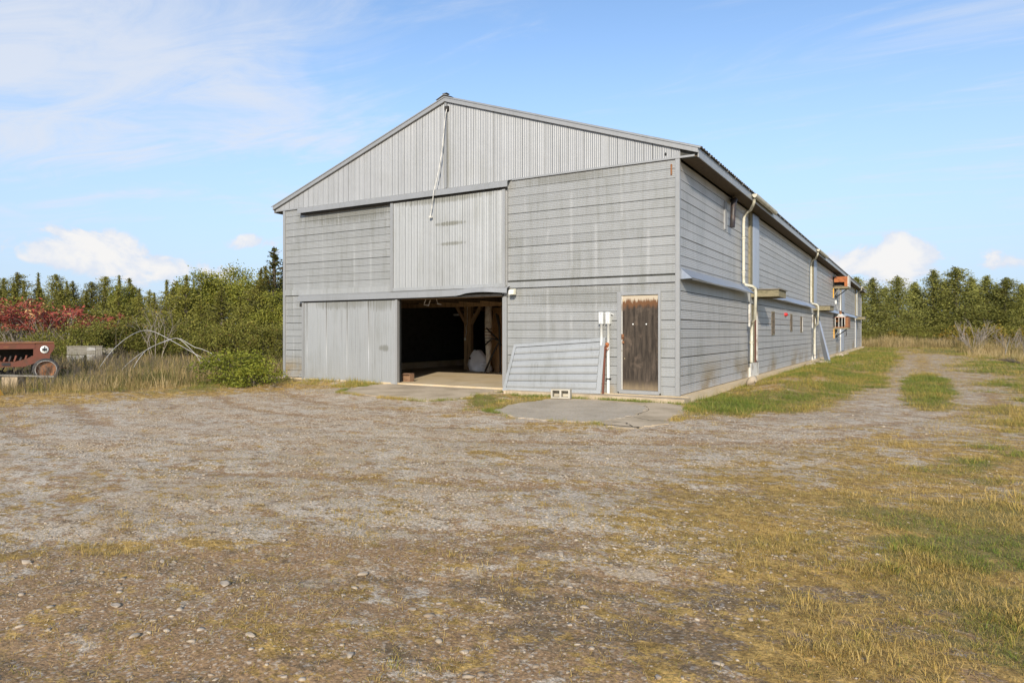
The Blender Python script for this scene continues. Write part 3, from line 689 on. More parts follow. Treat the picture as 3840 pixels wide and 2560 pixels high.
# wooden man door with metal casing
d = empty('wooden_door', (0, 0, 0), 0, barn)
MB().box(-1.225, -.435, -.012, .025, .09, 2.10).build('door_leaf', M['old_door'], d)
MB().box(-1.13, -.53, -.016, -.011, 1.22, 1.86).build('door_panel', M['old_door'], d)
for b in ((-1.335, -1.245, .04, 2.18), (-.422, -.372, .04, 2.18)): MB().box(b[0], b[1], -.045, .03, b[2], b[3]).build('door_casing', M['trim'], d)
MB().box(-1.243, -.424, -.043, .03, 2.115, 2.178).build('door_casing', M['trim'], d)
MB().box(-1.29, -.40, -.06, .02, .01, .085).build('door_sill', M['trim'], d)
MB().box(-1.243, -1.226, -.02, .02, .088, 2.11).build('door_stop', M['white_paint'], d)
for x in (-.985, -.69): MB().lathe([(.0, -.018), (.014, -.016), (.017, -.008), (.017, 0)], lambda a, b, h, x=x: (x + a, -.012 + h, 1.49 + b), 10).build('bolt_head', M['white'], d)
mb = MB().box(-1.24, -1.19, -.03, -.01, 1.17, 1.28); mb.tube([(-1.22, -.03, 1.22), (-1.20, -.055, 1.21), (-1.17, -.055, 1.20)], .009, 6); mb.box(-1.215, -1.175, -.06, -.03, 1.08, 1.135)
mb.build('door_hasp', M['rust_orange'], d)
# conduits, lamp and cable on the front
def conduit(x, zbot, name='conduit'):
    c_ = empty(name, (0, 0, 0), 0, barn)
    MB().box(x - .05, x + .05, -.105, -.01, 1.50, 1.76).build('junction_box', M['white_pvc'], c_)
    MB().prism([(math.copysign(abs(math.cos(a)) ** .6, math.cos(a)) * .047, math.copysign(abs(math.sin(a)) ** .5, math.sin(a)) * .125) for a in np.linspace(0, 2 * math.pi, 20, endpoint=False)], lambda u, v, dd: (x + u, dd, 1.63 + v), -.105, -.116).build('box_cover', M['white_pvc'], c_)
    for z in (1.535, 1.725): MB().lathe([(.0, -.120), (.007, -.119), (.007, -.112)], lambda a, b, h, z=z: (x + a, h, z + b), 8).build('screw', M['dark_iron'], c_)
    MB().tube([(x, -.07, 1.50), (x, -.07, zbot)], .033, 12).build('pipe', M['white_pvc'], c_)
    return c_
conduit(-1.69, .70)
c_ = conduit(-1.53, -.01)
MB().tube([(-1.48, -.06, 1.72), (-1.44, -.05, 1.71), (-1.44, -.01, 1.70)], .014, 6).build('side_nipple', M['white_pvc'], c_)
MB().box(-1.575, -1.485, -.112, -.0, .30, .325).build('pipe_clip', M['dark_iron'], c_)
mb = MB().tube([(-1.55, -.11, 1.06), (-1.50, -.12, 1.05), (-1.52, -.115, 1.00)], .012, 6); mb.lathe([(.0, -.150), (.035, -.148), (.04, -.135), (.04, -.10)], lambda a, b, h: (-1.535 + a, h, 1.06 + b), 14)
mb.tube([(-1.53, -.12, 1.02), (-1.555, -.135, .97), (-1.52, -.13, .93), (-1.50, -.12, .97)], .01, 6); mb.build('hose_bib', M['rust'], c_)
lamp = empty('floodlight', (0, 0, 0), 0, barn)
MB().add([(-3.99, -.10, 2.20), (-3.84, -.10, 2.20), (-3.84, -.10, 2.34), (-3.99, -.10, 2.34), (-3.96, -.23, 2.20), (-3.83, -.23, 2.20), (-3.84, -.20, 2.31), (-3.96, -.20, 2.31)], [(0, 1, 2, 3), (7, 6, 5, 4), (0, 4, 5, 1), (1, 5, 6, 2), (2, 6, 7, 3), (3, 7, 4, 0)]).build('lamp_housing', M['lamp_cream'], lamp)
MB().beam((-3.92, -.03, 2.27), (-3.92, -.11, 2.27), .05, .05).build('lamp_bracket', M['dark_iron'], lamp)
MB().box(-3.955, -3.845, -.236, -.231, 2.21, 2.30).build('lamp_lens', M['white'], lamp)
pts = [(-5.86, -.06, 6.93), (-5.845, -.10, 6.86), (-5.87, -.13, 6.63), (-5.89, -.14, 6.35), (-5.92, -.15, 6.07), (-5.96, -.17, 5.70), (-6.02, -.19, 5.35), (-6.10, -.22, 5.0), (-6.14, -.235, 4.84), (-6.19, -.22, 4.58), (-6.25, -.20, 4.35), (-6.28, -.19, 4.22)]
cb = MB().tube(pts, .012, 7).build('hanging_cable', M['cable'], None)
tag(cb, 'white cable dangling from the gable peak over the loft door', 'cable')
MB().box(-5.91, -5.81, -.10, -.03, 6.86, 6.96).build('cable_clamp', M['dark_iron'], cb)
MB().box(-6.31, -6.24, -.22, -.16, 4.19, 4.24).build('cable_plug', M['cable'], cb)
mb = MB().lathe([(.0, -.03), (.015, -.028), (.018, -.01), (.018, .02)], lambda a, b, h: (-.15 + a, h, 4.79 + b), 8); mb.box(-.165, -.135, -.022, -.004, 4.58, 4.79); mb.build('rusty_bolt', M['rust_orange'], barn)
MB().lathe([(.0, -.032), (.022, -.032), (.024, -.02)], lambda a, b, h: (-.27 + a, h, 5.02 + b * 1.6), 10).build('gable_hole', M['black'], barn)

# ---- long side wall
DOORS = [(6.86, 8.05), (21.15, 22.4), (35.6, 38.0), (48.6, 50.0)]
segs = []; p0 = .04
for a, b in DOORS: segs.append((p0, a)); p0 = b
segs.append((p0, L - .05))
for a, b in segs:
    courses_side(a, b, EH - .02, 12, M['side_siding'], 2.62)
    courses_side(a, b, 2.185, 12, M['side_siding'], 0.0, 1)
    MB().box(-.028, .004, a, b, 2.19, 2.62).build('hood_board', M['siding'], barn)
    # pent flashing between the storeys
    mb = MB().grid(lambda u, v: ((.0 + .27 * v + .012 * math.sin(u * (b - a) * 2.1) * v), a + .02 + (b - a - .5) * u, 2.665 - .235 * v + .01 * math.sin(u * (b - a) * 1.3 + 2) * v), max(6, int((b - a) * 2)), 2, False)
    n_ = len(mb.v)
    mb.add([(.0, a + .02, 2.665), (.27, a + .02, 2.43), (.0, a + .02, 2.42)], [(0, 1, 2)])
    mb.grid(lambda u, v: (.27 - .01 * v, a + .02 + (b - a - .5) * u, 2.43 - .03 * v), max(6, int((b - a) * 2)), 1, False)
    mb.build('pent_flashing', M['blue_trim'], barn)
MB().box(-.03, .03, L - .04, L + .03, 0, 4.9).build('corner_trim', M['trim'], barn)
for i, (a, b) in enumerate(DOORS):
    # lower doorway: recess with peeling white posts
    lo = empty('side_doorway', (0, 0, 0), 0, barn)
    if i < 2:
        MB().box(-.12, -.031, a + .02, b - .02, 0.0, 2.4).build('recess', M['backing'], lo)
        for y in (a, b - .16): MB().box(-.03, .045, y, y + .15, .45 if i == 0 else .05, 2.16).build('door_post', M['white_paint'], lo)
        MB().box(-.03, .02, b - .36, b - .17, .40, 2.15).build('door_board', M['rust_red' if i == 0 else 'wood_olive'], lo)
        MB().box(-.03, .012, a + .16, b - .37, .40, 2.15).build('door_board', M['wood_olive' if i == 0 else 'old_slot'], lo)
        MB().box(-.03, .03, a + .002, b - .002, 2.17, 2.62).build('lintel_board', M['siding'], lo)
        MB().box(-.03, .06, a + .0, b - .0, -.02, .40 if i == 0 else .045).build('plinth', M['white_paint'], lo)
    else:
        for k in range(int((b - a - .1) / .2)):
            sheet('door_strip', rib_mesh(.19, 2.5, 2, .01, M['blue_trim'], 'sd'), 'sv', (.03, a + .05 + k * .2, .05), lo)
        MB().box(-.03, .035, a, a + .05, .03, 2.6).build('door_post', M['white_paint'], lo); MB().box(-.03, .04, b - .05, b, .03, 2.6).build('door_post', M['black'], lo)
    up = empty('side_loft_door', (0, 0, 0), 0, barn)
    MB().box(-.06, -.031, a - .0, b + .0, 2.63, 4.89).build('recess', M['siding'], up)
    MB().box(-.03, .055, a - .02, a + .28, 2.64, 4.86).build('door_post', M['wood_olive'], up)
    for k in range(5):
        sheet('door_strip', rib_mesh((b - a - .32) / 5 - .006, 2.18, 1, .02, M['blue_trim'], 'sl%d' % i), 'sv', (.06, a + .30 + k * (b - a - .32) / 5, 2.66), up)
    MB().box(-.03, .068, b - .015, b + .03, 2.64, 4.86).build('door_post', M['blue_trim'], up)
# gutters with downpipes
def downpipe(y, yg, zlow, low=True, glen=3.2):
    d_ = empty('downpipe', (0, 0, 0), 0, barn)
    MB().tube([(.47, yg, 4.90), (.47, yg, 4.83), (.44, yg + .02, 4.76), (.30, y - .1, 4.69), (.16, y - .02, 4.63), (.10, y, 4.52), (.09, y, 4.3), (.09, y, 2.78), (.10, y, 2.68)], .041, 10).build('pipe', M['cream_pipe'], d_)
    for z in (3.95, 3.0): MB().tube([(.09, y, z - .03), (.09, y, z + .03)], .054, 10).build('pipe_collar', M['cream_pipe'], d_)
    if low:
        MB().tube([(.10, y, 2.70), (.13, y + .02, 2.64), (.30, y + .12, 2.60), (.37, y + .16, 2.54), (.38, y + .17, 2.42), (.36, y + .18, 1.7), (.17, y + .75, 1.62), (.15, y + .8, 1.5), (.14, y + .8, zlow)], .041, 10).build('lower_pipe', M['cream_pipe'], d_)
        MB().tube([(.14, y + .8, 1.0), (.14, y + .8, 1.06)], .056, 10).build('pipe_collar', M['cream_pipe'], d_)
    def gp(u, v):
        t_ = math.pi * v; return (.435 + .065 - .065 * math.cos(t_), yg - .08 + glen * u, 5.03 - .10 * math.sin(t_))
    mb = MB().grid(gp, 6, 8); mb.prism([(.435 + .065 - .065 * math.cos(math.pi * q / 8), 5.03 - .10 * math.sin(math.pi * q / 8)) for q in range(9)], lambda u, v, dd: (u, dd, v), yg - .085, yg - .075)
    mb.box(.43, .445, yg - .08, yg - .08 + glen, 5.0, 5.05)
    mb.build('gutter', M['cream_pipe'], d_)
downpipe(5.75, 5.25, .45); downpipe(20.1, 19.3, .3, True, 3.6); downpipe(49.2, 48.6, .3, False, 4)
# stub of black stove pipe
sp = MB().tube([(.03, 4.62, 4.80), (.14, 4.5, 4.79), (.17, 4.28, 4.74), (.17, 4.17, 4.62), (.16, 4.14, 4.3), (.15, 4.12, 4.02)], [.06, .065, .07, .07, .068, .066], 12)
tag(sp.build('stove_pipe', M['black_pipe'], barn))
MB().box(.0, .035, 3.86, 4.04, 3.95, 4.66).build('vent_patch', M['gable'], barn)
# timber canopies over the side doorways
def canopy(y0, y1, xo):
    c_ = empty('door_canopy', (0, 0, 0), 0, barn)
    MB().box(.02, xo, y0, y0 + .05, 2.36, 2.56).build('side_board', M['wood_olive'], c_); MB().box(.02, xo, y1 - .05, y1, 2.36, 2.56).build('side_board', M['wood_olive'], c_)
    MB().box(xo - .05, xo + .002, y0 + .052, y1 - .052, 2.36, 2.56).build('front_board', M['wood_olive'], c_)
    n_ = 6
    for k in range(n_): MB().box(.0, xo + .05, y0 - .04 + k * (y1 - y0 + .08) / n_, y0 - .05 + (k + 1) * (y1 - y0 + .08) / n_, 2.562, 2.59).build('roof_board', M['wood_grey'], c_)
canopy(7.05, 8.35, .80); canopy(21.5, 23.2, .75); canopy(48.9, 50.4, .7)
# slot windows between old boards
for y0, y1, z0, z1, c in ((10.54, 11.04, 1.22, 2.03, 'old_slot'), (14.58, 15.01, 1.34, 2.04, 'old_slot'), (17.35, 17.92, 1.31, 2.0, 'white_paint')):
    s_ = empty('slot_window', (0, 0, 0), 0, barn)
    MB().box(-.02, .012, y0 + .06, y1 - .06, z0 + .05, z1 - .05).build('slot_pane', M['old_slot'], s_)
    for b in ((y0, y0 + .07, z0, z1), (y1 - .07, y1, z0, z1)): MB().box(-.02, .03, b[0], b[1], b[2], b[3]).build('slot_frame', M[c] if b[0] != y0 else M['old_slot'], s_)
    for z in (z0, z1 - .05): MB().box(-.02, .028, y0 + .072, y1 - .072, z, z + .05).build('slot_frame', M['wood_olive'], s_)
MB().lathe([(.0, .10), (.05, .095), (.07, .05), (.07, .0)], lambda a, b, h: (h, 13.35 + a * 2.2, 1.98 + b), 12).build('alarm_bell', M['red_plastic'], barn)
# rusty heater boxes on brackets
def heater(z0, y0, grill):
    h = empty('wall_heater', (0, 0, 0), 0, barn)
    y1 = y0 + 1.5; zt = z0 + .62
    MB().box(.03, .80, y0, y1, zt - .02, zt + .0).build('casing_top', M['rust_red'], h); MB().box(.03, .80, y0, y1, z0, z0 + .02).build('casing_bottom', M['rust_red'], h)
    MB().box(.62, .80, y0 + .001, y1, z0 + .021, zt - .021).build('casing_end', M['rust_orange' if grill else 'rust'], h)
    MB().box(.03, .06, y0, y1, z0 + .021, zt - .021).build('casing_back', M['dark_iron'], h); MB().box(.061, .619, y0 + .3, y1, z0 + .021, zt - .021).build('heater_core', M['dark_iron'], h)
    if grill:
        for x in (.08, .28, .45, .60): MB().box(x, x + .03, y0 - .01, y0 + .02, z0 + .0, zt).build('grille_bar', M['white_paint'], h)
        for z in (z0 - .01, zt - .03): MB().box(.06, .64, y0 - .012, y0 + .018, z, z + .035).build('grille_rail', M['rust'], h)
        MB().lathe([(.0, 0), (.09, .0), (.10, .05)], lambda a, b, q: (.20 + a, y0 + .2 + q, z0 + .38 + b), 12).build('fan_hub', M['rust_orange'], h)
        MB().add([(.15, y0, zt + .001), (.6, y0, zt + .001), (.42, y0 + .4, zt + .22), (.28, y0 + .4, zt + .22), (.15, y1, zt + .001), (.6, y1, zt + .001)], [(0, 1, 2, 3), (1, 5, 2), (0, 3, 4), (3, 2, 5, 4)]).build('flue_hood', M['white_paint'], h)
        MB().tube([(.35, y0 + .4, zt + .1), (.35, y0 + .4, zt + .40)], .07, 10).build('flue', M['rust_orange'], h)
        MB().tube([(.65, y0 + .3, z0), (.68, y0 + .3, z0 - .5), (.58, y0 + .3, z0 - .52)], .02, 6).build('drain_pipe', M['dark_iron'], h)
    else:
        MB().box(.061, .619, y0, y0 + .03, z0 + .28, zt - .021).build('casing_panel', M['rust'], h)
        MB().box(.06, .62, y0 - .004, y0 + .03, z0 + .02, z0 + .05).build('casing_lip', M['wood_olive'], h)
        MB().box(.79, .83, y0, y1, z0 + .0, zt + .03).build('edge_strip', M['white_paint'], h)
    zb = z0 - .0
    MB().box(.0, .80, y0, y1, zb - .09, zb - .002).build('shelf', M['wood_olive'], h)
    for y in (y0 + .02, y1 - .06):
        MB().box(.0, .05, y, y + .06, zb - .65, zb - .092).build('bracket_post', M['yellow_paint' if y < y0 + .1 else 'wood_grey'], h)
        MB().beam((.04, y + .03, zb - .55), (.62 if y > y0 + .1 else .33, y + .03, zb - .10), .05, .05).build('brace', M['wood_grey' if y < y0 + .1 else 'dark_iron'], h)
heater(4.02, 30.9, False); heater(1.60, 31.2, True)
MB().tube([(.05, 32.5, 3.1), (.06, 32.6, 2.9), (.08, 32.9, 2.75), (.04, 34.2, 2.5), (.04, 34.4, 2.2)], .025, 6).build('gas_pipe', M['white_pvc'], barn)
MB().tube([(.06, 34.9, 3.9), (.06, 34.9, 1.0)], .05, 8).build('service_pipe', M['white_pvc'], barn)
MB().box(.0, .08, 32.2, 32.55, 3.05, 3.3).build('meter_box', M['white_pvc'], barn)

# ---- inside the barn
MB().box(-W + .15, -.15, .15, L - .15, 2.42, 2.52).build('loft_floor', M['wood_dark'], barn)
for k, y in enumerate((.35, 4.6, 8.9, 13.2)):
    MB().box(-W + .16, -.16, y - .09, y + .09, 2.16 if k else 2.19, 2.418).build('floor_beam', M['wood_in'], barn)
for k in range(14):
    x = -11.3 + k * .84
    MB().box(x, x + .05, .55, 13, 2.27, 2.417).build('joist', M['wood_dark'], barn)
for x, y in ((-9.35, 6.0), (-9.35, 13.2), (-3.2, 6.0)):
    pst = empty('timber_post', (0, 0, 0), 0, barn)
    MB().box(x - .14, x + .0, y - .1, y + .1, 0.001, 2.417).build('post_board', M['wood_in'], pst); MB().box(x + .004, x + .13, y - .09, y + .09, .001, 2.416).build('post_board', M['wood_in'], pst)
    for s_ in (-1, 1): MB().beam((x + s_ * .10, y, 1.62), (x + s_ * .62, y, 2.40), .10, .12, (0, 1, 0)).build('knee_brace', M['wood_in'], pst)
    MB().box(x - .75, x + .75, y - .075, y + .075, 2.25, 2.414).build('header', M['wood_in'], pst)
MB().box(-W + .15, -W + .45, .3, 20, .001, .22).build('interior_curb', M['slab'], barn)
cord = MB().tube([(-9.32, 5.86, 2.2), (-9.32, 5.86, 1.6), (-9.38, 5.86, 1.5), (-9.36, 5.86, 1.3), (-9.42, 5.86, 1.1)], .012, 6).build('light_cord', M['cable'], barn)
MB().box(-9.44, -9.39, 5.84, 5.88, 1.03, 1.12).build('cord_end', M['white'], cord)
for x, y, l_ in ((-10.2, 7.0, .5), (-11.4, 16.0, .6)):
    MB().box(x - l_, x + l_, y - .05, y + .05, 1.94, 2.0).build('light_fixture', M['white'], barn)
    MB().box(x - .02, x + .02, y - .02, y + .02, 2.0, 2.418).build('fixture_stem', M['dark_iron'], barn)
MB().tube([(-6.9, .42, 2.19), (-6.95, .40, 2.05), (-6.8, .40, 2.02), (-6.75, .42, 2.16)], .01, 5).build('hanging_twine', M['cloth'], barn)
MB().tube([(-6.55, .42, 2.19), (-6.5, .40, 2.06), (-6.38, .40, 2.04)], .01, 5).build('hanging_twine', M['cloth'], barn)
# leaning plywood sheet and stored junk just inside the opening
o = MB().prism([(-1.15, 0.004), (1.3, 0.004), (1.3, 2.15), (-1.15, 2.15)], lambda u, v, dd: (-7.58 + u * .70 + dd * .71 - v * .02, 5.08 - u * .71 + dd * .70 + v * .11, v), 0, .02).build('plywood_sheet', M['ply'])
tag(o, 'brown plywood sheet leaning inside the open barn doorway', 'plywood')
# grey plastic bag
bg_ = MB()
def bagf(u, v):
    a = 2 * math.pi * u; h = v
    r = .40 * (1 - .15 * (1 - h) ** 6) * (1 - h ** 2.3 * .72) * (1 + .10 * math.sin(3 * a + 1 + 2 * h) + .05 * math.sin(7 * a + 5 * h) + .03 * math.sin(13 * a - 9 * h))
    return (-8.42 + r * math.cos(a) * 1.05 - .13 * h, 5.35 + r * math.sin(a) * .95, .003 + .70 * h ** 1.05 + .02 * math.sin(5 * a) * h)
bg_.grid(bagf, 40, 14)
bg_.add([bagf(i / 40, 1) for i in range(40)], [tuple(range(40))], True)
o = bg_.build('plastic_bag', M['bag']); tag(o, 'stuffed grey plastic bag on the barn floor beside the post', 'bag')
MB().grid(lambda u, v: (-8.06 + .10 * math.cos(6.28 * u) * (.3 + v * .7), 5.10 - .12 * v + .04 * math.sin(6.28 * u), .10 + .16 * v + .05 * math.sin(6.28 * u)), 12, 3).build('bag_knot', M['bag'], o)
MB().prism([(-.03, -.02), (.04, -.02), (.0, .05)], lambda u, v, dd: (-8.60 + u, 4.955 + dd, .44 + v), -.02, .03).build('bag_mark', M['black'], o)
# rolled cloth standing upright
rc = tag(empty('cloth_roll', (-7.72, 4.75, 0)), 'rolled pale patterned cloth standing behind the grey bag', 'cloth roll')
MB().lathe([(.0, 0.005), (.05, .005), (.09, .6), (.13, 1.2), (.12, 1.7), (.10, 2.28), (.0, 2.29)], lambda a, b, h: (a * (1 + .1 * math.sin(9 * h)), b, h), 14).build('cloth_body', M['cloth'], rc)
for k in range(5): MB().tube([(.125 * math.cos(t_), .125 * math.sin(t_), 1.02 + k * .1) for t_ in np.linspace(math.pi, 2 * math.pi, 12)], .012, 5).build('cloth_stripe', M['rust_red' if k > 1 else 'dark_iron'], rc)
# black forked tool frame
tf = tag(empty('tool_frame', (-7.22, 4.3, 0)), 'black forked metal frame leaning against the plywood', 'tool frame')
MB().tube([(-.30, -.10, 0.02), (-.12, .0, .5), (.08, .1, .95), (.14, .12, 1.05)], .03, 8).build('frame_leg', M['dark_iron'], tf)
MB().tube([(.32, -.15, 0.02), (.26, -.05, .5), (.14, .12, 1.02), (.10, .16, 1.5), (.0, .2, 1.85), (-.06, .18, 1.9)], [.03, .03, .035, .045, .05, .03], 8).build('frame_leg', M['dark_iron'], tf)
MB().tube([(-.36, .0, .9), (-.1, .05, 1.12), (.14, .10, 1.05), (.2, .1, .9)], .028, 8).build('frame_brace', M['dark_iron'], tf)
MB().tube([(-.34, .08, 1.45), (-.2, .09, 1.32), (.12, .1, 1.05)], .028, 8).build('frame_brace', M['dark_iron'], tf)
o = MB().box(-7.62, -7.36, .32, .5, .003, .22).build('cardboard_box', M['cardboard']); MB().box(-7.62, -7.36, .25, .318, .19, .20).build('box_flap', M['cardboard'], o)
tag(o, 'small brown cardboard box on the floor by the sliding door', 'box')

# ------------------------------------------------------------------ things leaning and lying by the walls
def gz(x, y): return float(zground(np.array([x]), np.array([y]))[0])
# bent metal panel leaning on the front wall
lp = tag(empty('metal_panel', (-2.8, -.3, -.05)), 'bent grey ribbed metal panel leaning against the front wall behind a concrete block', 'metal panel')
TL, TR, BR, BL = Vector((-3.90, -.07, 1.03)), Vector((-1.60, -.06, 1.20)), Vector((-1.63, -.24, -.008)), Vector((-4.08, -.30, -.04))
def lpt(u, v, out=0.0):
    p = (BL.lerp(BR, u)).lerp(TL.lerp(TR, u), v); p = p + Vector((0, -out, out * .25)); p.y -= .05 * math.sin(u * 3.1) * v * (1 - v) * 2
    return p - Vector((-2.8, -.3, -.05))
for k in range(6):
    v0 = .07 + k * .144; v1 = v0 + .137
    mb = MB().grid(lambda u, v: lpt(.034 + .918 * u, v0 + (v1 - v0) * v, .012 if .05 < v < .95 else 0.0), 14, 4, False); mb.build('panel_course', M['door_sheet'], lp)
MB().grid(lambda u, v: lpt(u, .935 + .065 * v, .016), 14, 1, False).build('panel_edge', M['door_sheet'], lp)
MB().grid(lambda u, v: lpt(u, .065 * v, .022), 14, 1, False).build('panel_edge', M['door_sheet'], lp)
MB().grid(lambda u, v: lpt(.032 * u, .06 + .88 * v, .014), 2, 6, False).build('panel_edge', M['door_sheet'], lp)
MB().grid(lambda u, v: lpt(.955 + .045 * u, .06 + .88 * v, .014), 2, 6, False).build('panel_edge', M['door_sheet'], lp)
MB().grid(lambda u, v: lpt(.01 + .98 * u, .01 + .97 * v, -.02), 6, 4, False).build('panel_back', M['backing'], lp)
bm_ = MB().beam((-1.60, -.20, -.008), (-1.585, -.10, 1.02), .032, .05, (0, 1, 0)).build('rusty_stud', M['rust_red'])
tag(bm_, 'rusty reddish stud beside the white conduit at the leaning panel', 'stud')
# concrete block
cbx, cby = -2.27, -.86
cb_ = MB(); wd, ht, dp = .41, .195, .20; zc = -.078
tag(cb_.box(-wd / 2, wd / 2, -dp / 2, dp / 2, 0, .03).box(-wd / 2, wd / 2, -dp / 2, dp / 2, ht - .03, ht).box(-wd / 2, -wd / 2 + .035, -dp / 2, dp / 2, .0301, ht - .0301).box(wd / 2 - .035, wd / 2, -dp / 2, dp / 2, .0301, ht - .0301).box(-.02, .02, -dp / 2, dp / 2, .0301, ht - .0301).box(-wd / 2 + .0351, wd / 2 - .0351, dp / 2 - .03, dp / 2 - .001, .0301, ht - .0301).build('concrete_block', M['block']),
    'grey hollow concrete block lying on edge in front of the leaning panel', 'concrete block')
o = bpy.data.objects['concrete_block']; o.location = (cbx, cby, zc); o.rotation_euler = (0, 0, R(14))
# gutter length leaning on the side wall
lg = tag(empty('leaning_gutter', (.55, 21.6, -.1)), 'long bluish metal gutter length leaning against the side wall', 'gutter')
a = Vector((.62, 21.7, -.1)); b = Vector((.06, 22.6, 2.02)); off = Vector((.55, 21.6, -.1))
dirv = (b - a).normalized(); sx = Vector((.6, -.55, .3)).normalized(); sx = (sx - dirv * sx.dot(dirv)).normalized(); sy = dirv.cross(sx)
prof = [(-.12, .06), (-.11, -.03), (.11, -.03), (.12, .06)]
MB().grid(lambda u, v: a.lerp(b, u) - off + sx * (prof[int(v * 3 + .01)][0] * (1.25 - .4 * u)) + sy * prof[int(v * 3 + .01)][1], 8, 3, False).build('gutter_trough', M['blue_trim'], lg)
MB().prism(prof, lambda u, v, dd: tuple(b - off + sx * u * .85 + sy * v + dirv * dd), 0, .02).build('end_cap', M['white_paint'], lg)
# rubble at the foot of the wall
ico_v = []; ph = (1 + 5 ** .5) / 2
for s1 in (-1, 1):
    for s2 in (-1, 1): ico_v += [(0, s1, s2 * ph), (s1, s2 * ph, 0), (s2 * ph, 0, s1)]
ico_v = np.array(ico_v) / math.sqrt(1 + ph * ph)
ico_f = []
for i in range(12):
    for j in range(i + 1, 12):
        for k in range(j + 1, 12):
            if max(np.linalg.norm(ico_v[i] - ico_v[j]), np.linalg.norm(ico_v[j] - ico_v[k]), np.linalg.norm(ico_v[i] - ico_v[k])) < 1.06:
                n_ = np.cross(ico_v[j] - ico_v[i], ico_v[k] - ico_v[i]); ico_f.append((i, j, k) if n_ @ ico_v[i] > 0 else (i, k, j))
ico_f = np.array(ico_f)
def stone_mesh(seed, sub=1):
    r = np.random.default_rng(seed); V = ico_v.copy(); F = ico_f.copy()
    for _ in range(sub):
        nv = [tuple(v) for v in V]; cache = {}; nf = []
        def mid(a_, b_):
            k = (min(a_, b_), max(a_, b_))
            if k not in cache: p = (np.array(nv[a_]) + np.array(nv[b_])) / 2; nv.append(tuple(p / np.linalg.norm(p))); cache[k] = len(nv) - 1
            return cache[k]
        for a_, b_, c_ in F:
            x, y, z = mid(a_, b_), mid(b_, c_), mid(c_, a_); nf += [(a_, x, z), (x, b_, y), (z, y, c_), (x, y, z)]
        V = np.array(nv); F = np.array(nf)
    for q in range(7):
        d_ = r.normal(size=3); d_ /= np.linalg.norm(d_); lim = r.uniform(.30, .72); pr = V @ d_
        V = V - np.outer(np.maximum(pr - lim, 0), d_)
    V = V * (1 + r.normal(size=(len(V), 1)) * .03)
    return np_mesh('stone', V, F, M['stone'], False, {'tone': ('POINT', np.clip(.75 + r.normal(size=len(V)) * .12, 0, 1))})
st_me = [stone_mesh(k) for k in range(4)]
yard_stones = [(.76, -11.25, .052), (1.33, -10.71, .045), (-.63, -11.65, .05), (2.23, -9.85, .04), (.55, -11.75, .04), (1.0, -11.9, .036), (2.4, -11.2, .035), (.1, -11.2, .032), (1.9, -10.95, .03), (2.0, -11.5, .033), (2.9, -10.9, .028), (1.45, -11.6, .034), (-.2, -10.7, .034), (.4, -10.5, .03), (3.25, -11.0, .03), (2.9, -9.0, .034)]
for k, (x, y, s_) in enumerate(yard_stones):
    o = mesh_obj('stone', st_me[k % 4]); o.location = (x, y, gz(x, y) + s_ * .18); o.scale = (s_ * .95, s_ * .66, s_ * .40); o.rotation_euler = (0, 0, k * 1.7)
    tag(o, 'pale loose stone lying on the bare dirt yard', 'stone', 'loose stones on the yard')
o = mesh_obj('broken_concrete', st_me[2]); o.location = (.62, 4.35, .06); o.scale = (.16, .2, .24); o.rotation_euler = (.2, .3, .4)
tag(o, 'whitish broken concrete lump standing against the side wall by the grass bank', 'concrete lump')
for k, (x, y, sx_, sz_) in enumerate([(.63, 18.4, .38, .16), (.95, 17.2, .24, .11), (.5, 17.0, .28, .14), (.45, 19.6, .26, .13), (.42, 33.2, .3, .2), (.4, 30.4, .25, .18)]):
    o = mesh_obj('rubble', st_me[k % 4]); o.location = (x, y, gz(x, y) + sz_ * .3); o.scale = (sx_, sx_ * 1.2, sz_); o.rotation_euler = (0, 0, k)
    tag(o, 'concrete rubble lump at the foot of the long side wall', 'rubble', 'rubble along the side wall')

# ------------------------------------------------------------------ red grain drill at the field edge
gd = tag(empty('grain_drill', (-17.3, -3.9, gz(-17.3, -3.9) - .02), R(67)), 'rusty red seed drill with round white emblem parked in tall weeds', 'seed drill')
gd.scale = (.86, 1, 1)
def xz(poly, y0, y1, name, mat, parent=gd): return MB().prism(poly, lambda u, v, dd: (u, dd, v), y0, y1).build(name, M[mat], parent)
plate = [(-.335, 1.05), (.215, 1.07), (.245, .995), (.225, .89), (.12, .75), (.10, .62), (-.12, .565), (-.345, .735)]
xz(plate, -.14, -.11, 'end_plate', 'rust_red'); xz(plate, 1.75, 1.78, 'end_plate', 'rust_red')
em = MB().lathe([(.0, -.016), (.105, -.015), (.110, -.008), (.110, 0)], lambda a_, b_, h: (-.04 + a_ * 1.08, -.142 + h, .885 + b_), 28).build('emblem', M['white'], gd)
mk = MB()
for u0, u1, v0, v1 in ((-.018, .018, -.052, .052), (-.062, -.030, -.040, .052 - .012), (.030, .062, -.040, .040), (-.062, .062, -.010, .010), (-.018, .018, .062, .085)):
    mk.box(-.04 + u0, -.04 + u1, -.166, -.160 + random.random() * .0008, .885 + v0, .885 + v1)
mk.build('emblem_mark', M['black'], em)
MB().tube([(-.04 + .112 * 1.08 * math.cos(a_), -.15, .885 + .112 * math.sin(a_)) for a_ in np.linspace(0, 2 * math.pi, 28)], .004, 5).build('emblem_ring', M['black'], em)
MB().box(-2.2, .23, -.17, 1.8, 1.07, 1.10).build('hopper_lid', M['rust_orange'], gd)
MB().box(-2.2, -.30, -.15, -.11, .905, 1.045).build('hopper_rail', M['rust_red'], gd); MB().box(-2.2, -.30, -.165, -.10, 1.046, 1.068).build('hopper_rail', M['rust_red'], gd)
MB().box(-1.13, -.99, -.157, -.151, .95, .97).build('rail_plate', M['rust_orange'], gd)
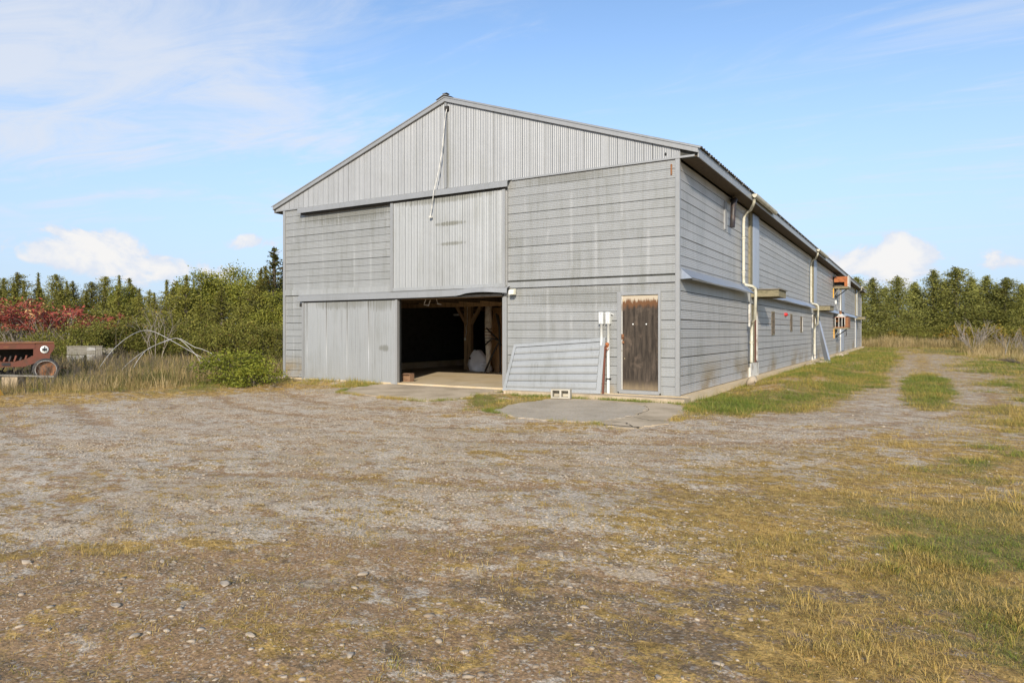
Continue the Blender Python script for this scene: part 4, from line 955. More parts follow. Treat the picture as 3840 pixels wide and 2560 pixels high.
MB().add([(-.33, .1, 1.06), (-2.2, .1, 1.06), (-2.2, .4, .60), (-.33, .4, .60), (-2.2, .45, .6), (-.33, .45, .6)], [(0, 1, 2, 3), (2, 4, 5, 3)]).build('hopper_back', M['dark_iron'], gd)
MB().add([(.2, .0, 1.06), (-.33, .0, 1.06), (-.33, 1.75, 1.06), (.2, 1.75, 1.06), (.08, .0, .62), (-.2, .0, .62), (-.2, 1.75, .62), (.08, 1.75, .62)], [(0, 1, 5, 4), (3, 2, 6, 7), (0, 4, 7, 3), (1, 2, 6, 5), (4, 5, 6, 7)]).build('hopper', M['rust_red'], gd)
for k in range(13):
    x = -.42 - k * .14
    MB().beam((x, .06, .56), (x + .05, .03, .70 + .03 * math.sin(k * 2.3)), .05, .05).build('seed_cup', M['rust_red' if k % 2 else 'black_pipe'], gd)
xz([(-2.2, .42), (-.95, .41), (-.60, .40), (-.3, .50), (.10, .58), (.10, .66), (-.34, .72), (-.55, .62), (-.85, .55), (-2.2, .555)], -.13, -.06, 'frame_beam', 'rust_red')
MB().box(-1.18, -.95, -.14, -.131, .44, .53).build('frame_patch', M['black_pipe'], gd)
MB().box(-2.2, .05, 1.6, 1.7, .42, .56).build('frame_beam', M['rust_red'], gd); MB().box(-.3, -.2, -.05, 1.6, .45, .55).build('frame_beam', M['rust_red'], gd)
for yy in (-.12, 1.72):
    wh = empty('wheel', (0, 0, 0), 0, gd); wh.scale = (1 / .86, 1, 1)
    MB().lathe([(.245, -.07), (.285, -.085), (.318, -.06), (.325, 0), (.318, .06), (.285, .085), (.245, .07), (.235, 0), (.245, -.07)], lambda a_, b_, h, yy=yy: (a_, yy + h, .31 + b_), 32).build('tyre', M['rubber'], wh)
    MB().tube([(.252 * math.cos(a_), yy - .075, .31 + .252 * math.sin(a_)) for a_ in np.linspace(0, 2 * math.pi, 33)], .009, 6, False).build('rim_edge', M['rim_white'], wh)
    MB().lathe([(.245, -.04), (.22, -.01), (.19, .02), (.15, .02), (.11, -.01), (.06, -.03), (.05, -.06), (.0, -.065)], lambda a_, b_, h, yy=yy: (a_, yy + h, .31 + b_), 28).build('rim', M['rust_orange'], wh)
MB().tube([(0, -.1, .31), (0, 1.7, .31)], .03, 8).build('axle', M['dark_iron'], gd)
for k in range(6):
    x = -.45 - k * .26
    MB().lathe([(.0, -.01), (.15, -.004), (.16, 0), (.15, .004), (.0, .01)], lambda a_, b_, h, x=x: (x + a_, .25 + h + .1 * (k % 2), .15 + b_), 18).build('disc_opener', M['dark_iron'], gd)
    MB().beam((x, .25, .18), (x + .18, .15, .50), .03, .03).build('opener_arm', M['dark_iron'], gd)
MB().tube([(.3, .4, .33), (.62, .4, .32)], .015, 6).build('hitch_rod', M['rust'], gd)
# oddments in the weeds
o = MB().box(-.19, .19, -.14, .14, 0, .30).build('timber_block', M['tan_wood']); o.location = (-14.45, -5.9, gz(-14.4, -5.9) - .02); o.rotation_euler = (0, 0, R(30)); tag(o, 'pale tan timber block standing in weeds before the red drill', 'timber block')
o = MB().box(-.65, .65, -.05, .05, 0, .03).build('plank', M['wood_grey']); o.location = (-14.2, -5.7, gz(-14.4, -5.9) + .285); o.rotation_euler = (0, R(1.5), R(32)); tag(o, 'thin grey plank resting across the tan timber block', 'plank')
o = MB().prism([(-.5, 0), (.10, 0), (.02, .12), (-.10, .30), (-.5, .34)], lambda u, v, dd: (u, dd, v), -.15, .15).build('yellow_bucket', M['yellow_paint']); o.location = (-12.42, -7.10, gz(-12.4, -7.1) - .02); o.rotation_euler = (0, 0, R(31)); tag(o, 'chipped yellow metal bucket corner at the gravel edge', 'bucket')
# grey board bin
bb = tag(empty('board_bin', (-24.3, .7, gz(-24.3, .7) - .06), R(31)), 'low bin of weathered grey boards standing in the weeds', 'bin')
bb.scale = (.85, .85, .8)
for k in range(4): MB().box(-.80, .14, -.03, .0, .62 + k * .105, .72 + k * .105).build('board', M['wood_grey'], bb)
for k in range(2): MB().box(-.80, .0, -.035, .0, .20 + k * .2, .39 + k * .2).build('board', M['old_paint'], bb)
for k in range(4): MB().box(.145 + k * .0, .55, -.05, -.01, .30 + k * .18, .47 + k * .18).build('board', M['old_paint' if k != 2 else 'wood_grey'], bb)
for k in range(3): MB().box(.56 + k * .10, .65 + k * .10, -.03, .0, .1, 1.06).build('board', M['wood_grey'], bb)
MB().box(-.8, .85, .0, .9, .0, .08).build('bin_floor', M['wood_grey'], bb); MB().box(-.8, .85, .87, .9, .08, .95).build('back_board', M['wood_grey'], bb)
MB().box(-.82, .9, -.06, .0, 1.04, 1.075).build('top_rail', M['wood_grey'], bb)
# collapsed greenhouse hoops: bent pipes sprung from the ground
def hoop(pts, label):
    P_ = [Vector(p) for p in pts]; out = []
    for i in range(len(P_) - 1):
        p0 = P_[max(i - 1, 0)]; p1 = P_[i]; p2 = P_[i + 1]; p3 = P_[min(i + 2, len(P_) - 1)]
        for q in range(6):
            t_ = q / 6
            out.append(.5 * ((2 * p1) + (p2 - p0) * t_ + (2 * p0 - 5 * p1 + 4 * p2 - p3) * t_ ** 2 + (3 * p1 - p0 - 3 * p2 + p3) * t_ ** 3))
    out.append(P_[-1])
    o = MB().tube(out, .010, 6).build('bent_pipe', M['rim_white']); tag(o, label, 'pipe', 'bent pipes in the weeds')
hoop([(-18.75, -1.8, -.1), (-18.68, -1.6, .28), (-18.9, -1.1, .76), (-19.15, -.4, 1.20), (-19.32, .2, 1.38), (-19.1, .5, 1.30), (-18.6, .8, 1.0), (-17.9, 1.2, .55), (-17.2, 1.6, .10), (-17.0, 1.7, -.1)], 'tallest bent pale pipe arching up out of the weeds')
hoop([(-17.05, -2.0, -.05), (-17.0, -1.8, .25), (-17.2, -1.2, .62), (-17.4, -.5, .92), (-17.5, .1, 1.10), (-17.3, .25, 1.06), (-17.0, .45, .72), (-16.8, .6, .40), (-16.7, .7, -.05)], 'lower bent pale pipe crossing under the tallest pipe in the weeds')
hoop([(-17.7, -1.2, -.05), (-17.65, -1.05, .35), (-17.7, -.7, .72), (-17.75, -.3, .9), (-17.7, .2, 1.08)], 'short bent pale pipe joining the lower arch in the weeds')
hoop([(-18.4, .95, 1.1), (-17.8, 1.1, .80), (-17.5, 1.2, .72), (-17.2, 1.45, .52), (-17.0, 1.65, .22), (-16.9, 1.75, -.05)], 'bent pale pipe with curled end beside the green bush')

# ------------------------------------------------------------------ vegetation
def diamonds(P, D, Wd, ln, wd):
    """quads centred on P, long axis D, cross axis Wd"""
    ln = np.asarray(ln)[:, None]; wd = np.asarray(wd)[:, None]
    V = np.stack([P - D * ln / 2, P + Wd * wd / 2 - D * ln * .05, P + D * ln / 2, P - Wd * wd / 2 - D * ln * .05], 1).reshape(-1, 3)
    F = np.arange(len(V)).reshape(-1, 4)
    return V, F
def unit(a): return a / np.maximum(np.linalg.norm(a, axis=-1, keepdims=True), 1e-6)
def leaf_crown(P, D, ln, wd, tone, mat, r):
    D = unit(D); Wd = unit(np.cross(D, r.normal(size=D.shape)))
    V, F = diamonds(P, D, Wd, ln, wd)
    return np_mesh('crown', V, F, mat, False, {'rnd': ('FACE', r.random(len(F))), 'tone': ('FACE', np.clip(tone, 0, 1))})
def trunk_mesh(path, rad, mat, extra=None, n=7):
    mb = MB().tube(path, rad, n)
    for p, q_ in (extra or []): mb.tube(p, q_, 4)
    me = bpy.data.meshes.new('trunk'); me.from_pydata([tuple(v) for v in mb.v], [], mb.f); me.update(); me.polygons.foreach_set('use_smooth', mb.sm); me.materials.append(mat)
    return me
def conifer(seed, H, Rm, shape, n_br, per, ln, wd, droop, up, mat, thin_top=0.0, base=0.03, spread=.12):
    """returns crown, trunk meshes. shape(t) radius factor for height fraction t"""
    r = np.random.default_rng(seed); P = []; D = []; T = []; ex = []
    for b in range(n_br):
        t_ = base + (1 - base) * ((b + r.random()) / n_br) ** .9; az_ = r.random() * 2 * math.pi
        Lb = Rm * shape(t_) * r.uniform(.55, 1.18); z0 = t_ * H * .97
        d_ = np.array([math.cos(az_), math.sin(az_), 0]); m_ = max(3, int(per * (.12 + 1.15 * Lb / Rm)))
        s_ = r.random(m_) ** .62
        c_ = d_ * (s_ * Lb)[:, None]; c_[:, 2] = z0 + up * Lb * s_ ** 1.6 - droop * Lb * s_ * (1 - s_)
        c_ = c_ + r.normal(size=(m_, 3)) * np.array([spread, spread, spread * .6]) * (.35 + s_[:, None]) * (.3 + Lb / Rm)
        dd = d_ * .8 + np.array([0, 0, up * 1.1]) + r.normal(size=(m_, 3)) * .55
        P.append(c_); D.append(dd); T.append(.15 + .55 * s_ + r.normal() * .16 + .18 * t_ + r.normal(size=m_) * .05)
        if b % 3 == 0 and Lb > .3:
            ex.append(([(0, 0, z0 - .02), tuple(d_ * Lb * .5 + np.array([0, 0, z0 + up * Lb * .33 - droop * .25 * Lb])), tuple(d_ * Lb * .92 + np.array([0, 0, z0 + up * Lb * .85]))], [.018 * H / 5, .012 * H / 5, .005 * H / 5]))
    P = np.concatenate(P); D = np.concatenate(D); T = np.concatenate(T)
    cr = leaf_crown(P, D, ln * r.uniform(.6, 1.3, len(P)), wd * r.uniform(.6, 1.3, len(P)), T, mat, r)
    tr = trunk_mesh([(0, 0, -.1), (r.normal() * .03, r.normal() * .03, H * .5), (0, 0, H * .98)], [.022 * H, .014 * H, .003 * H], M['bark'], ex)
    return cr, tr
def place(name, meshes, x, y, s, label, cat, group, sxy=1.0, rz=None, names=('crown', 'trunk'), tilt=0.0):
    o = empty(name, (x, y, gz(x, y) - .03), rj.uniform(0, 6.28) if rz is None else rz)
    o.rotation_euler.x = tilt; o.scale = (s * sxy, s * sxy, s); tag(o, label, cat, group)
    for nm, me_ in zip(names, meshes): mesh_obj(nm, me_, o)
    return o
# red cedars, 5 m models
ced = [conifer(100 + k, 5.0, 1.15, lambda t_, k=k: (.98 * max(0, 1 - t_ / (.80 + .04 * k)) ** (.45 + .07 * (k % 4)) * (.84 + .22 * math.sin(t_ * (23 + 7 * k) + k)) + .13 * (1 - t_)) * min(1, .7 + 2 * t_), 220, 62, .105, .038, .05, .55 + .1 * (k % 3), M['cedar'], spread=.14) for k in range(6)]
CED = [(-47.7, 5.4, 5.09), (-45.5, 5.6, 4.76), (-44.6, 6.1, 5.1), (-44.8, 7.1, 5.31), (-42.2, 6.4, 4.76), (-42.9, 7.1, 5.15), (-43.3, 8.0, 5.04), (-41.5, 7.9, 4.99), (-40.0, 7.7, 4.6), (-40.6, 8.5, 4.72), (-39.8, 9.0, 4.72), (-40.4, 9.8, 5.19), (-38.5, 9.8, 4.84), (-36.9, 9.5, 4.34), (-37.4, 10.4, 4.67), (-35.7, 10.2, 4.19), (-33.9, 10.1, 4.41), (-33.2, 10.6, 4.52), (-34.4, 12.2, 4.51)]
for k, (x, y, h) in enumerate(CED):
    place('cedar_tree', ced[rj.randrange(6)], x, y, h / 5 * rj.uniform(.93, 1.05), 'spiky dark green cedar in the back row behind the red sumac and weeds', 'tree', 'back row of cedars', rj.uniform(.85, 1.75), tilt=rj.uniform(-.09, .09))
CED2 = [(-40.0, 3.0, 3.56), (-40.2, 4.1, 3.77), (-38.1, 4.2, 3.49), (-38.1, 5.3, 3.69), (-36.0, 5.4, 3.56), (-36.0, 6.6, 3.74), (-34.1, 6.5, 3.78), (-32.2, 6.5, 3.64), (-32.3, 7.6, 3.68), (-30.5, 7.5, 3.57), (-29.8, 8.0, 3.67), (-28.2, 7.7, 3.58), (-25.7, 6.9, 3.2), (-24.0, 6.7, 3.4), (-23.3, 7.2, 3.15), (-21.8, 6.9, 3.71), (-21.3, 7.2, 3.95), (-21.5, 8.2, 3.78), (-21.8, 9.2, 3.98), (-22.6, 11.0, 4.14)]
for k, (x, y, h) in enumerate(CED2):
    place('cedar_tree', ced[(k + 2) % 4], x, y, h / 5 * rj.uniform(.95, 1.28), 'bushy low cedar in the front row before the taller cedars', 'tree', 'front row of cedars', rj.uniform(1.3, 2.2), tilt=rj.uniform(-.07, .07))
jun = [conifer(140 + k, 5.0, .85, lambda t_: .03 + 1.0 * (1 - t_) ** .8 * (.72 + .32 * math.sin(t_ * 31)), 130, 50, .12, .042, .0, .75, M['juniper'], spread=.10) for k in range(2)]
place('juniper_tree', jun[0], -20.7, 7.0, 5.32 / 5, 'tallest pointed juniper rising close beside the barn corner', 'tree', None, 1.75)
place('juniper_tree', jun[1], -21.1, 7.9, 4.75 / 5, 'shorter juniper half hidden behind the barn corner', 'tree', None, 1.6)
# broadleaf crowns
def broadleaf(seed, H, rad, n_cl, per, ln, wd, mat, low=.25, flat=.8, cl=.42):
    r = np.random.default_rng(seed); P = []; T = []; ex = []; D = []
    for b in range(n_cl):
        v = unit(r.normal(size=3)); v[2] = v[2] if r.random() < .35 else abs(v[2]); q_ = r.uniform(.55, 1.0)
        c_ = np.array([v[0] * rad * q_, v[1] * rad * q_, H * low + (H * (1 - low) - cl * .5) * np.clip(.32 + .68 * v[2] * q_, 0, 1)])
        m_ = int(per * r.uniform(.6, 1.3)); off = r.normal(size=(m_, 3)) * cl * np.array([.55, .55, .38])
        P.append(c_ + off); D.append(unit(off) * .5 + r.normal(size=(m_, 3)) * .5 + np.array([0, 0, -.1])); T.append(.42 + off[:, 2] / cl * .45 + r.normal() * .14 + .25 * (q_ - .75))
        if b % 2 == 0: ex.append(([(0, 0, H * low * r.uniform(.2, .9)), tuple(c_ * np.array([.5, .5, .72])), tuple(c_)], [.03 * H / 5, .018 * H / 5, .007 * H / 5]))
    P = np.concatenate(P); D = np.concatenate(D); T = np.concatenate(T); P[:, 2] = np.maximum(P[:, 2], .06)
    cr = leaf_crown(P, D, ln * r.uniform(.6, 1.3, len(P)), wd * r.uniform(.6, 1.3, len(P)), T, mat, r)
    return cr, trunk_mesh([(0, 0, -.1), (.03, .02, H * .3), (0, 0, H * .7)], [.02 * H, .014 * H, .006 * H], M['bark'], ex)
dec = [broadleaf(160 + k, 5.0, 1.5, 52, 175, .115, .07, M['broadleaf'], .2, .82, .5) for k in range(2)]
for k, (x, y, h) in enumerate([(-29.5, 9.3, 4.75), (-29.5, 10.4, 5.15), (-27.7, 10.4, 5.0), (-26.2, 10.1, 4.55), (-19.6, 6.2, 3.2), (-18.6, 6.9, 3.6), (-36.5, 9.0, 4.2)]):
    place('broadleaf_tree', dec[k % 2], x, y, h / 5, ('rounded leafy tree next to the end of the back cedar row', 'tallest rounded yellow-green tree above the cedars', 'rounded yellow-green tree right beside the tallest rounded one', 'rounded leafy tree on the juniper side of the tallest rounded one', 'low leafy tree at the foot of the tallest juniper', 'leafy tree pressed behind the barn corner', 'leafy tree half buried in the back cedar row')[k], 'tree', 'rounded leafy trees among cedars', 1.0)
shr = [broadleaf(170 + k, 2.0, 1.0, 32, 120, .085, .045, M['shrub'], .05, .8, .34) for k in range(3)]
for k, (x, y, h) in enumerate([(-29.0, -0.9, 1.5), (-26.6, 0.5, 1.66), (-25.5, 1.2, 1.77), (-25.3, 1.6, 1.94), (-24.6, 2.1, 2.1), (-25.1, 2.9, 2.01), (-24.4, 3.3, 1.9), (-22.8, 4.2, 1.95), (-22.7, 4.8, 2.07), (-21.2, 4.4, 1.83), (-20.9, 5.0, 2.17), (-19.9, 4.8, 1.94), (-18.5, 4.6, 1.81), (-18.0, 4.9, 1.97), (-16.8, 4.4, 1.6), (-17.2, 5.3, 2.03), (-31.5, .6, 1.4), (-28.0, 1.2, 1.3), (-23.6, 3.4, 1.7), (-19.2, 6.0, 2.4), (-27.3, 4.6, 2.2), (-26.0, 4.9, 2.3)]):
    place('undergrowth_shrub', shr[k % 3], x, y, h / 2, 'green undergrowth shrub at the foot of the cedars', 'shrub', 'undergrowth below the cedars', 1.1)
# big bush at the barn corner
bsh = broadleaf(190, 1.0, .66, 52, 70, .060, .036, M['bush'], .03, .85, .20)
place('green_bush', bsh, -11.25, -2.15, 1.02, 'bright green leafy bush beside the left barn corner', 'bush', None, 1.45)
place('green_bush', broadleaf(191, .7, .5, 26, 70, .06, .035, M['bush'], .03, .8, .18), -10.1, -2.45, .9, 'low bright green sprawling bush at the gravel edge', 'bush', None, 1.4)
# bare twiggy growth
def twigs(seed, H, n_st, lean, mat=None, depth=3, r0=.022):
    r = random.Random(seed); mb = MB(); tips = []
    def grow(p, d_, l_, rad, dep):
        q_ = p + d_ * l_ * .5 + Vector((r.uniform(-1, 1), r.uniform(-1, 1), r.uniform(-.3, .6))) * l_ * .08
        e = q_ + (d_ + Vector((r.uniform(-1, 1), r.uniform(-1, 1), r.uniform(-.1, .6))) * .16).normalized() * l_ * .5
        mb.tube([p, q_, e], [rad, rad * .8, rad * .6], 4, False)
        if dep == 0: tips.append((e, d_)); return
        for k in range(r.choice((2, 3, 3))):
            nd = (d_ + Vector((r.uniform(-1, 1), r.uniform(-1, 1), r.uniform(-.35, .55))) * .62).normalized()
            grow(e if k < 2 else q_, nd, l_ * r.uniform(.5, .78), rad * .58, dep - 1)
    for s_ in range(n_st):
        a_ = r.uniform(0, 6.28); d_ = Vector((math.cos(a_) * lean, math.sin(a_) * lean, 1)).normalized()
        grow(Vector((math.cos(a_) * .12, math.sin(a_) * .12, -.05)), d_, H * r.uniform(.36, .46), r0, depth)
    me = bpy.data.meshes.new('stems'); me.from_pydata([tuple(v) for v in mb.v], [], mb.f); me.update(); me.materials.append(mat or M['twig'])
    return me, tips
def tip_leaves(tips, per, spr, ln, wd, mat, seed, top=0.0):
    r = np.random.default_rng(seed); tp = [p for p, d_ in tips]; P = np.repeat(np.array([tuple(p) for p in tp]), per, 0)
    P = P + r.normal(size=P.shape) * np.array([spr, spr, spr * .55]); D = r.normal(size=P.shape) * np.array([1, 1, .4]); D[:, 2] -= .35
    return leaf_crown(P, D, ln * r.uniform(.6, 1.3, len(P)), wd * r.uniform(.6, 1.3, len(P)), .5 + r.normal(size=len(P)) * .25, mat, r)
sm = []
for k in range(3):
    me_, tips = twigs(210 + k, 2.7, 7, .42, depth=2)
    hi = sorted(tips, key=lambda q_: -q_[0].z)[:int(len(tips) * .62)]
    sm.append((tip_leaves(hi, 24, .17, .19, .055, M['sumac'], 3 + k), me_))
for k, (x, y, h) in enumerate([(-31.1, 0.2, 2.8), (-30.4, 0.6, 2.98), (-30.3, 1.2, 3.04), (-29.2, 1.3, 2.86), (-28.5, 1.7, 3.06), (-28.6, 2.3, 2.97), (-26.8, 2.9, 2.62), (-33.0, -.6, 2.8)]):
    place('sumac', sm[k % 3], x, y, h / 3.1 * (1.14, .95, 1.1, .86, 1.14, 1.0, 1.0, 1.05)[k], 'small red sumac standing apart from the main red thicket' if k == 6 else 'red-leaved sumac in the thicket of bare grey stems before the cedars', 'sumac', 'red sumacs', 1.0, names=('leaves', 'stems'))
me_, tips = twigs(231, 2.3, 4, .25, depth=4, r0=.022)
o = place('bare_tree', (me_, tip_leaves(tips[::5], 3, .08, .09, .05, M['yellow_leaf'], 8)), -22.8, 2.8, 1.0, 'small nearly bare grey sapling in the weeds behind the bent pipes', 'tree', None, 1.0, names=('stems', 'leaves'))
# dead weed stalks standing through the field grass
sv = []; sf = []; so_ = 0; stk = [twigs(500 + k, .75, 3, .3, M['twig'], 2, .006)[0] for k in range(4)]
base_v = [np.array([tuple(v.co) for v in m_.vertices]) for m_ in stk]; base_f = [np.array([tuple(p.vertices) for p in m_.polygons]) for m_ in stk]
for k in range(260):
    t_ = rj.random(); x = -11.8 - 12.5 * t_ + rj.uniform(-.5, .5); y = rj.uniform(-7.6 + 4.0 * (x < -18), 2.2)
    if x > -12.6 and y > -1.5: continue
    s_ = rj.uniform(.55, 1.15); a_ = rj.uniform(0, 6.28); v_ = base_v[k % 4] * s_
    q_ = np.stack([v_[:, 0] * math.cos(a_) - v_[:, 1] * math.sin(a_) + x, v_[:, 0] * math.sin(a_) + v_[:, 1] * math.cos(a_) + y, v_[:, 2] + gz(x, y)], 1)
    sv.append(q_); sf.append(base_f[k % 4] + so_); so_ += len(q_)
tag(mesh_obj('weed_stalks', np_mesh('weed_stalks', np.concatenate(sv), np.concatenate(sf), M['bark'])), 'dead brown weed stalks standing through the field grass', 'weeds', kind='stuff')
# white pines behind the far end, 9 m models
pin = [conifer(300 + k, 9.0, 2.6, lambda t_, k=k: (1.02 * max(0, 1 - t_ / .97) ** (.48 + .08 * k) * (.82 + .22 * math.sin(t_ * (36 + 5 * k))) + .04 * (1 - t_)) * min(1, .75 + 2 * t_), 180, 125, .22, .075, .12, .30, M['pine'], base=.02, spread=.42) for k in range(3)]
PIN = [(-2.9, 69.3, 7.51), (-1.4, 71.4, 7.89), (0.1, 74.6, 7.87), (2.5, 78.4, 8.32), (4.4, 84.2, 7.5), (6.2, 82.9, 9.24), (8.5, 84.2, 9.59), (10.4, 90.0, 8.74), (11.8, 86.3, 8.53), (13.5, 84.9, 8.1), (15.0, 84.7, 7.33), (17.0, 87.0, 7.91), (19.6, 90.9, 9.04), (21.6, 89.8, 8.23)]
for k, (x, y, h) in enumerate(PIN):
    place('pine_tree', pin[k % 3], x, y, h / 9, {0: 'pine mostly hidden behind the far barn corner', 1: 'pine rising right behind the far barn corner', 5: 'second tallest pine beside the tallest one', 6: 'tallest pine standing behind the largest bare bush', 4: 'short pine squeezed between taller pines left of the tallest pair'}.get(k, 'tall full pine beyond the dry grass past the barn end'), 'tree', 'pines beyond the barn', 1.15 + .45 * rj.random())
PIN2 = [(-6, 86, 8), (-3.5, 88.7, 8.15), (0.8, 92.5, 7.86), (4.3, 96.9, 8.75), (7.8, 97.8, 8.67), (11.4, 101.1, 8.37), (14.0, 100.4, 8.23), (17.7, 103.7, 8.67), (20.7, 104.3, 8.23), (24.4, 107.7, 8.67), (27, 100, 8.4), (30, 104, 8.8)]
for k, (x, y, h) in enumerate(PIN2):
    place('pine_tree', pin[(k + 1) % 3], x, y, h / 9, 'pine in the second row behind the front pines', 'tree', 'second row of pines', 1.25)
ysh = [broadleaf(240 + k, 2.0, .95, 22, 55, .15, .09, M['yellow_leaf'], .1, .8, .4) for k in range(2)]
for k, (x, y, h) in enumerate([(7.4, 65.0, 2.5), (8.2, 60.8, 2.1), (9.9, 61.8, 2.6), (10.5, 59.9, 2.0), (11.7, 54.8, 2.1), (2.2, 70.5, 1.7), (13.0, 60, 2.4)]):
    place('yellowing_shrub', ysh[k % 2], x, y, h / 2, 'yellowing shrub in front of the pines', 'shrub', 'yellowing shrubs before the pines', 1.0)
for k, (x, y, h) in enumerate([(4.5, 76.5, 2.2), (.9, 70.5, 2.0), (6.8, 78, 2.4), (9.5, 79, 2.2), (12.5, 79, 2.5), (15.5, 78, 2.4), (-.5, 68, 1.8), (18, 80, 2.4)]):
    place('undergrowth_shrub', shr[k % 3], x, y, h / 2, 'dark shrub at the foot of the far pines', 'shrub', 'shrubs below the pines', 1.5)
gb = [twigs(250 + k, 2.2, 9, .55, depth=3, r0=.03)[0] for k in range(2)]
for k, (x, y, h, lb) in enumerate([(7.9, 46.6, 1.15, 'largest bare grey bush by the track beyond the barn'), (7.8, 42.0, .75, 'low bare grey bush at the mown edge of the track'), (9.8, 43.2, .8, 'bare grey bush standing in dry grass beside the largest one'), (10.4, 41.1, .7, 'small bare bush near the leaning posts in dry grass')]):
    o = place('bare_bush', (gb[k % 2],), x, y, h, lb, 'bush', 'bare bushes by the track', 1.0, names=('stems',))
for k, (x, y, tl) in enumerate([(9.0, 38.0, .25), (9.75, 36.0, .05)]):
    o = MB().tube([(0, 0, -.15), (tl * .5, 0, .5), (tl, .05, 1.0)], [.05, .045, .04], 7).build('fence_post', M['wood_grey']); o.location = (x, y, gz(x, y)); tag(o, ('old grey fence post tilting in the dry grass', 'upright grey fence post in the dry grass')[k], 'post', 'old posts')
pile = twigs(270, 1.6, 34, 2.6, M['bark'], 2, .022)[0]
o = mesh_obj('brush_pile', pile); o.location = (8.5, 24.2, gz(8.5, 24.2)); o.scale = (.75, .75, .42); tag(o, 'low brown brush pile at the edge of the mown grass', 'brush pile')

# ------------------------------------------------------------------ grass blades, weeds and gravel
def blades(X, Y, hgt, wid, lean, tone, r, seg=1, ang=None):
    """thin tapered blades rooted at X,Y"""
    n = len(X); Z = zground(X, Y) - .008; a_ = r.random(n) * 2 * math.pi if ang is None else ang; b_ = a_ + math.pi / 2 + r.normal(size=n) * .5
    dirv_ = np.stack([np.cos(a_), np.sin(a_), np.zeros(n)], 1); wv = np.stack([np.cos(b_), np.sin(b_), np.zeros(n)], 1)
    B = np.stack([X, Y, Z], 1); tip = B + dirv_ * (hgt * lean)[:, None]; tip[:, 2] += hgt * np.sqrt(np.maximum(.04, 1 - np.minimum(lean, 1) ** 2))
    w2 = wv * (wid / 2)[:, None]
    if seg == 1:
        V = np.stack([B - w2, B + w2, tip], 1).reshape(-1, 3); F = np.arange(3 * n).reshape(-1, 3); tn = np.repeat(tone, 3)
    else:
        mid = B + dirv_ * (hgt * lean * .32)[:, None]; mid[:, 2] += hgt * .58 * np.sqrt(np.maximum(.04, 1 - np.minimum(lean, 1) ** 2 * .5))
        V = np.stack([B - w2, B + w2, mid + w2 * .75, mid - w2 * .75, tip], 1).reshape(-1, 3); i = np.arange(n)[:, None] * 5
        F = np.concatenate([i + [0, 1, 2], i + [0, 2, 3], i + [3, 2, 4]]); tn = np.repeat(tone, 5)
    return V, F, tn
def join(parts):
    V = []; F = []; T = []; o_ = 0
    for v, f, t_ in parts: V.append(v); F.append(f + o_); T.append(t_); o_ += len(v)
    return np.concatenate(V), np.concatenate(F), np.concatenate(T)
CX, CY = 4.17, -13.73
FWD = np.array([-math.sin(YAW), math.cos(YAW)])
def scatter(n, x0, x1, y0, y1, r):
    X = r.uniform(x0, x1, n); Y = r.uniform(y0, y1, n)
    return X, Y
def blocked(X, Y):
    b = (X > -W - .06) & (X < .05) & (Y > -.06) & (Y < L)
    b |= sdf(X, Y, [(-7.6, -1.7), (-7.9, -.6), (-7.8, 0), (-4.2, 0), (-4.25, -1.2), (-3.95, -2.0), (-4.3, -2.75), (-5.8, -2.65), (-7.2, -2.3)]) > .03
    b |= sdf(X, Y, [(-2.4, -3.45), (-2.6, -2.3), (-2.5, -1.1), (-1.95, -.6), (-.06, -.58), (.45, -.95), (.65, -1.8), (.88, -3.5), (.74, -4.2), (.4, -4.35), (-.1, -4.05), (-1.5, -4.1)]) > .04
    b |= (X > -3.9) & (X < .28) & (Y > -.60) & (Y < 0)
    b |= (X > -.1) & (X < .31) & (Y > -.4)
    return b
r = np.random.default_rng(77); parts = []
def short_grass(n, x0, x1, y0, y1, size, spread_, clump=9, seg=1, dens=1.0):
    X, Y = scatter(n, x0, x1, y0, y1, r)
    d_, k_, th, g_, tl = covers(X, Y); tuft = fbm(X, Y, 2.4, 63, 3)
    ds = np.hypot(X - CX, Y - CY)
    pr = np.clip(g_ * 1.0 + th * .75 * sstep(tuft, .35, .62) + .05, 0, 1) * dens
    keep = (r.random(n) < pr) & ~blocked(X, Y) & (ds > 1.3)
    X, Y, g_, th, tuft = X[keep], Y[keep], g_[keep], th[keep], tuft[keep]
    m_ = len(X); sz = size * r.uniform(.5, 1.25, m_) * (.75 + (.7 if y1 > 0 else .12) * g_ + .4 * sstep(tuft, .6, .75))
    tb = np.clip(.90 - .62 * g_ * np.maximum(sstep(fbm(X, Y, 1.1, 57), .34, .54), .5 * ((X > .2) & (X < 5.6) & (Y > -2.5))) + r.normal(size=m_) * .13 - .16 * sstep(fbm(X, Y, .8, 71), .55, .7), 0, 1)
    ox = r.normal(size=m_ * clump); oy = r.normal(size=m_ * clump); ang = np.arctan2(oy, ox) + r.normal(size=len(ox)) * .5
    X = np.repeat(X, clump) + ox * spread_; Y = np.repeat(Y, clump) + oy * spread_
    h = np.repeat(sz, clump) * r.uniform(.45, 1.2, len(X)); lean = np.clip(np.abs(r.normal(.85, .22, len(X))), 0, .985)
    wd_ = np.maximum(.0022, h * .045) * r.uniform(.7, 1.3, len(X)) * (1 if seg > 1 else 1.3)
    tone = np.clip(np.repeat(tb, clump) + r.normal(size=len(X)) * .10, 0, 1)
    parts.append(blades(X, Y, h, wd_, lean, tone, r, seg, ang))
short_grass(26000, -1.5, 6.6, -13, -8.4, .050, .016, 13, 2); short_grass(7000, 3.6, 7.2, -12.5, -6, .065, .022, 14, 2); short_grass(9000, 3.8, 8.0, -7, 1, .075, .03, 12)          # yard close by
short_grass(36000, -5, 7.5, -9, -3.5, .055, .022, 10)
short_grass(16000, -6.5, 7, -5, 1.0, .075, .035, 7)
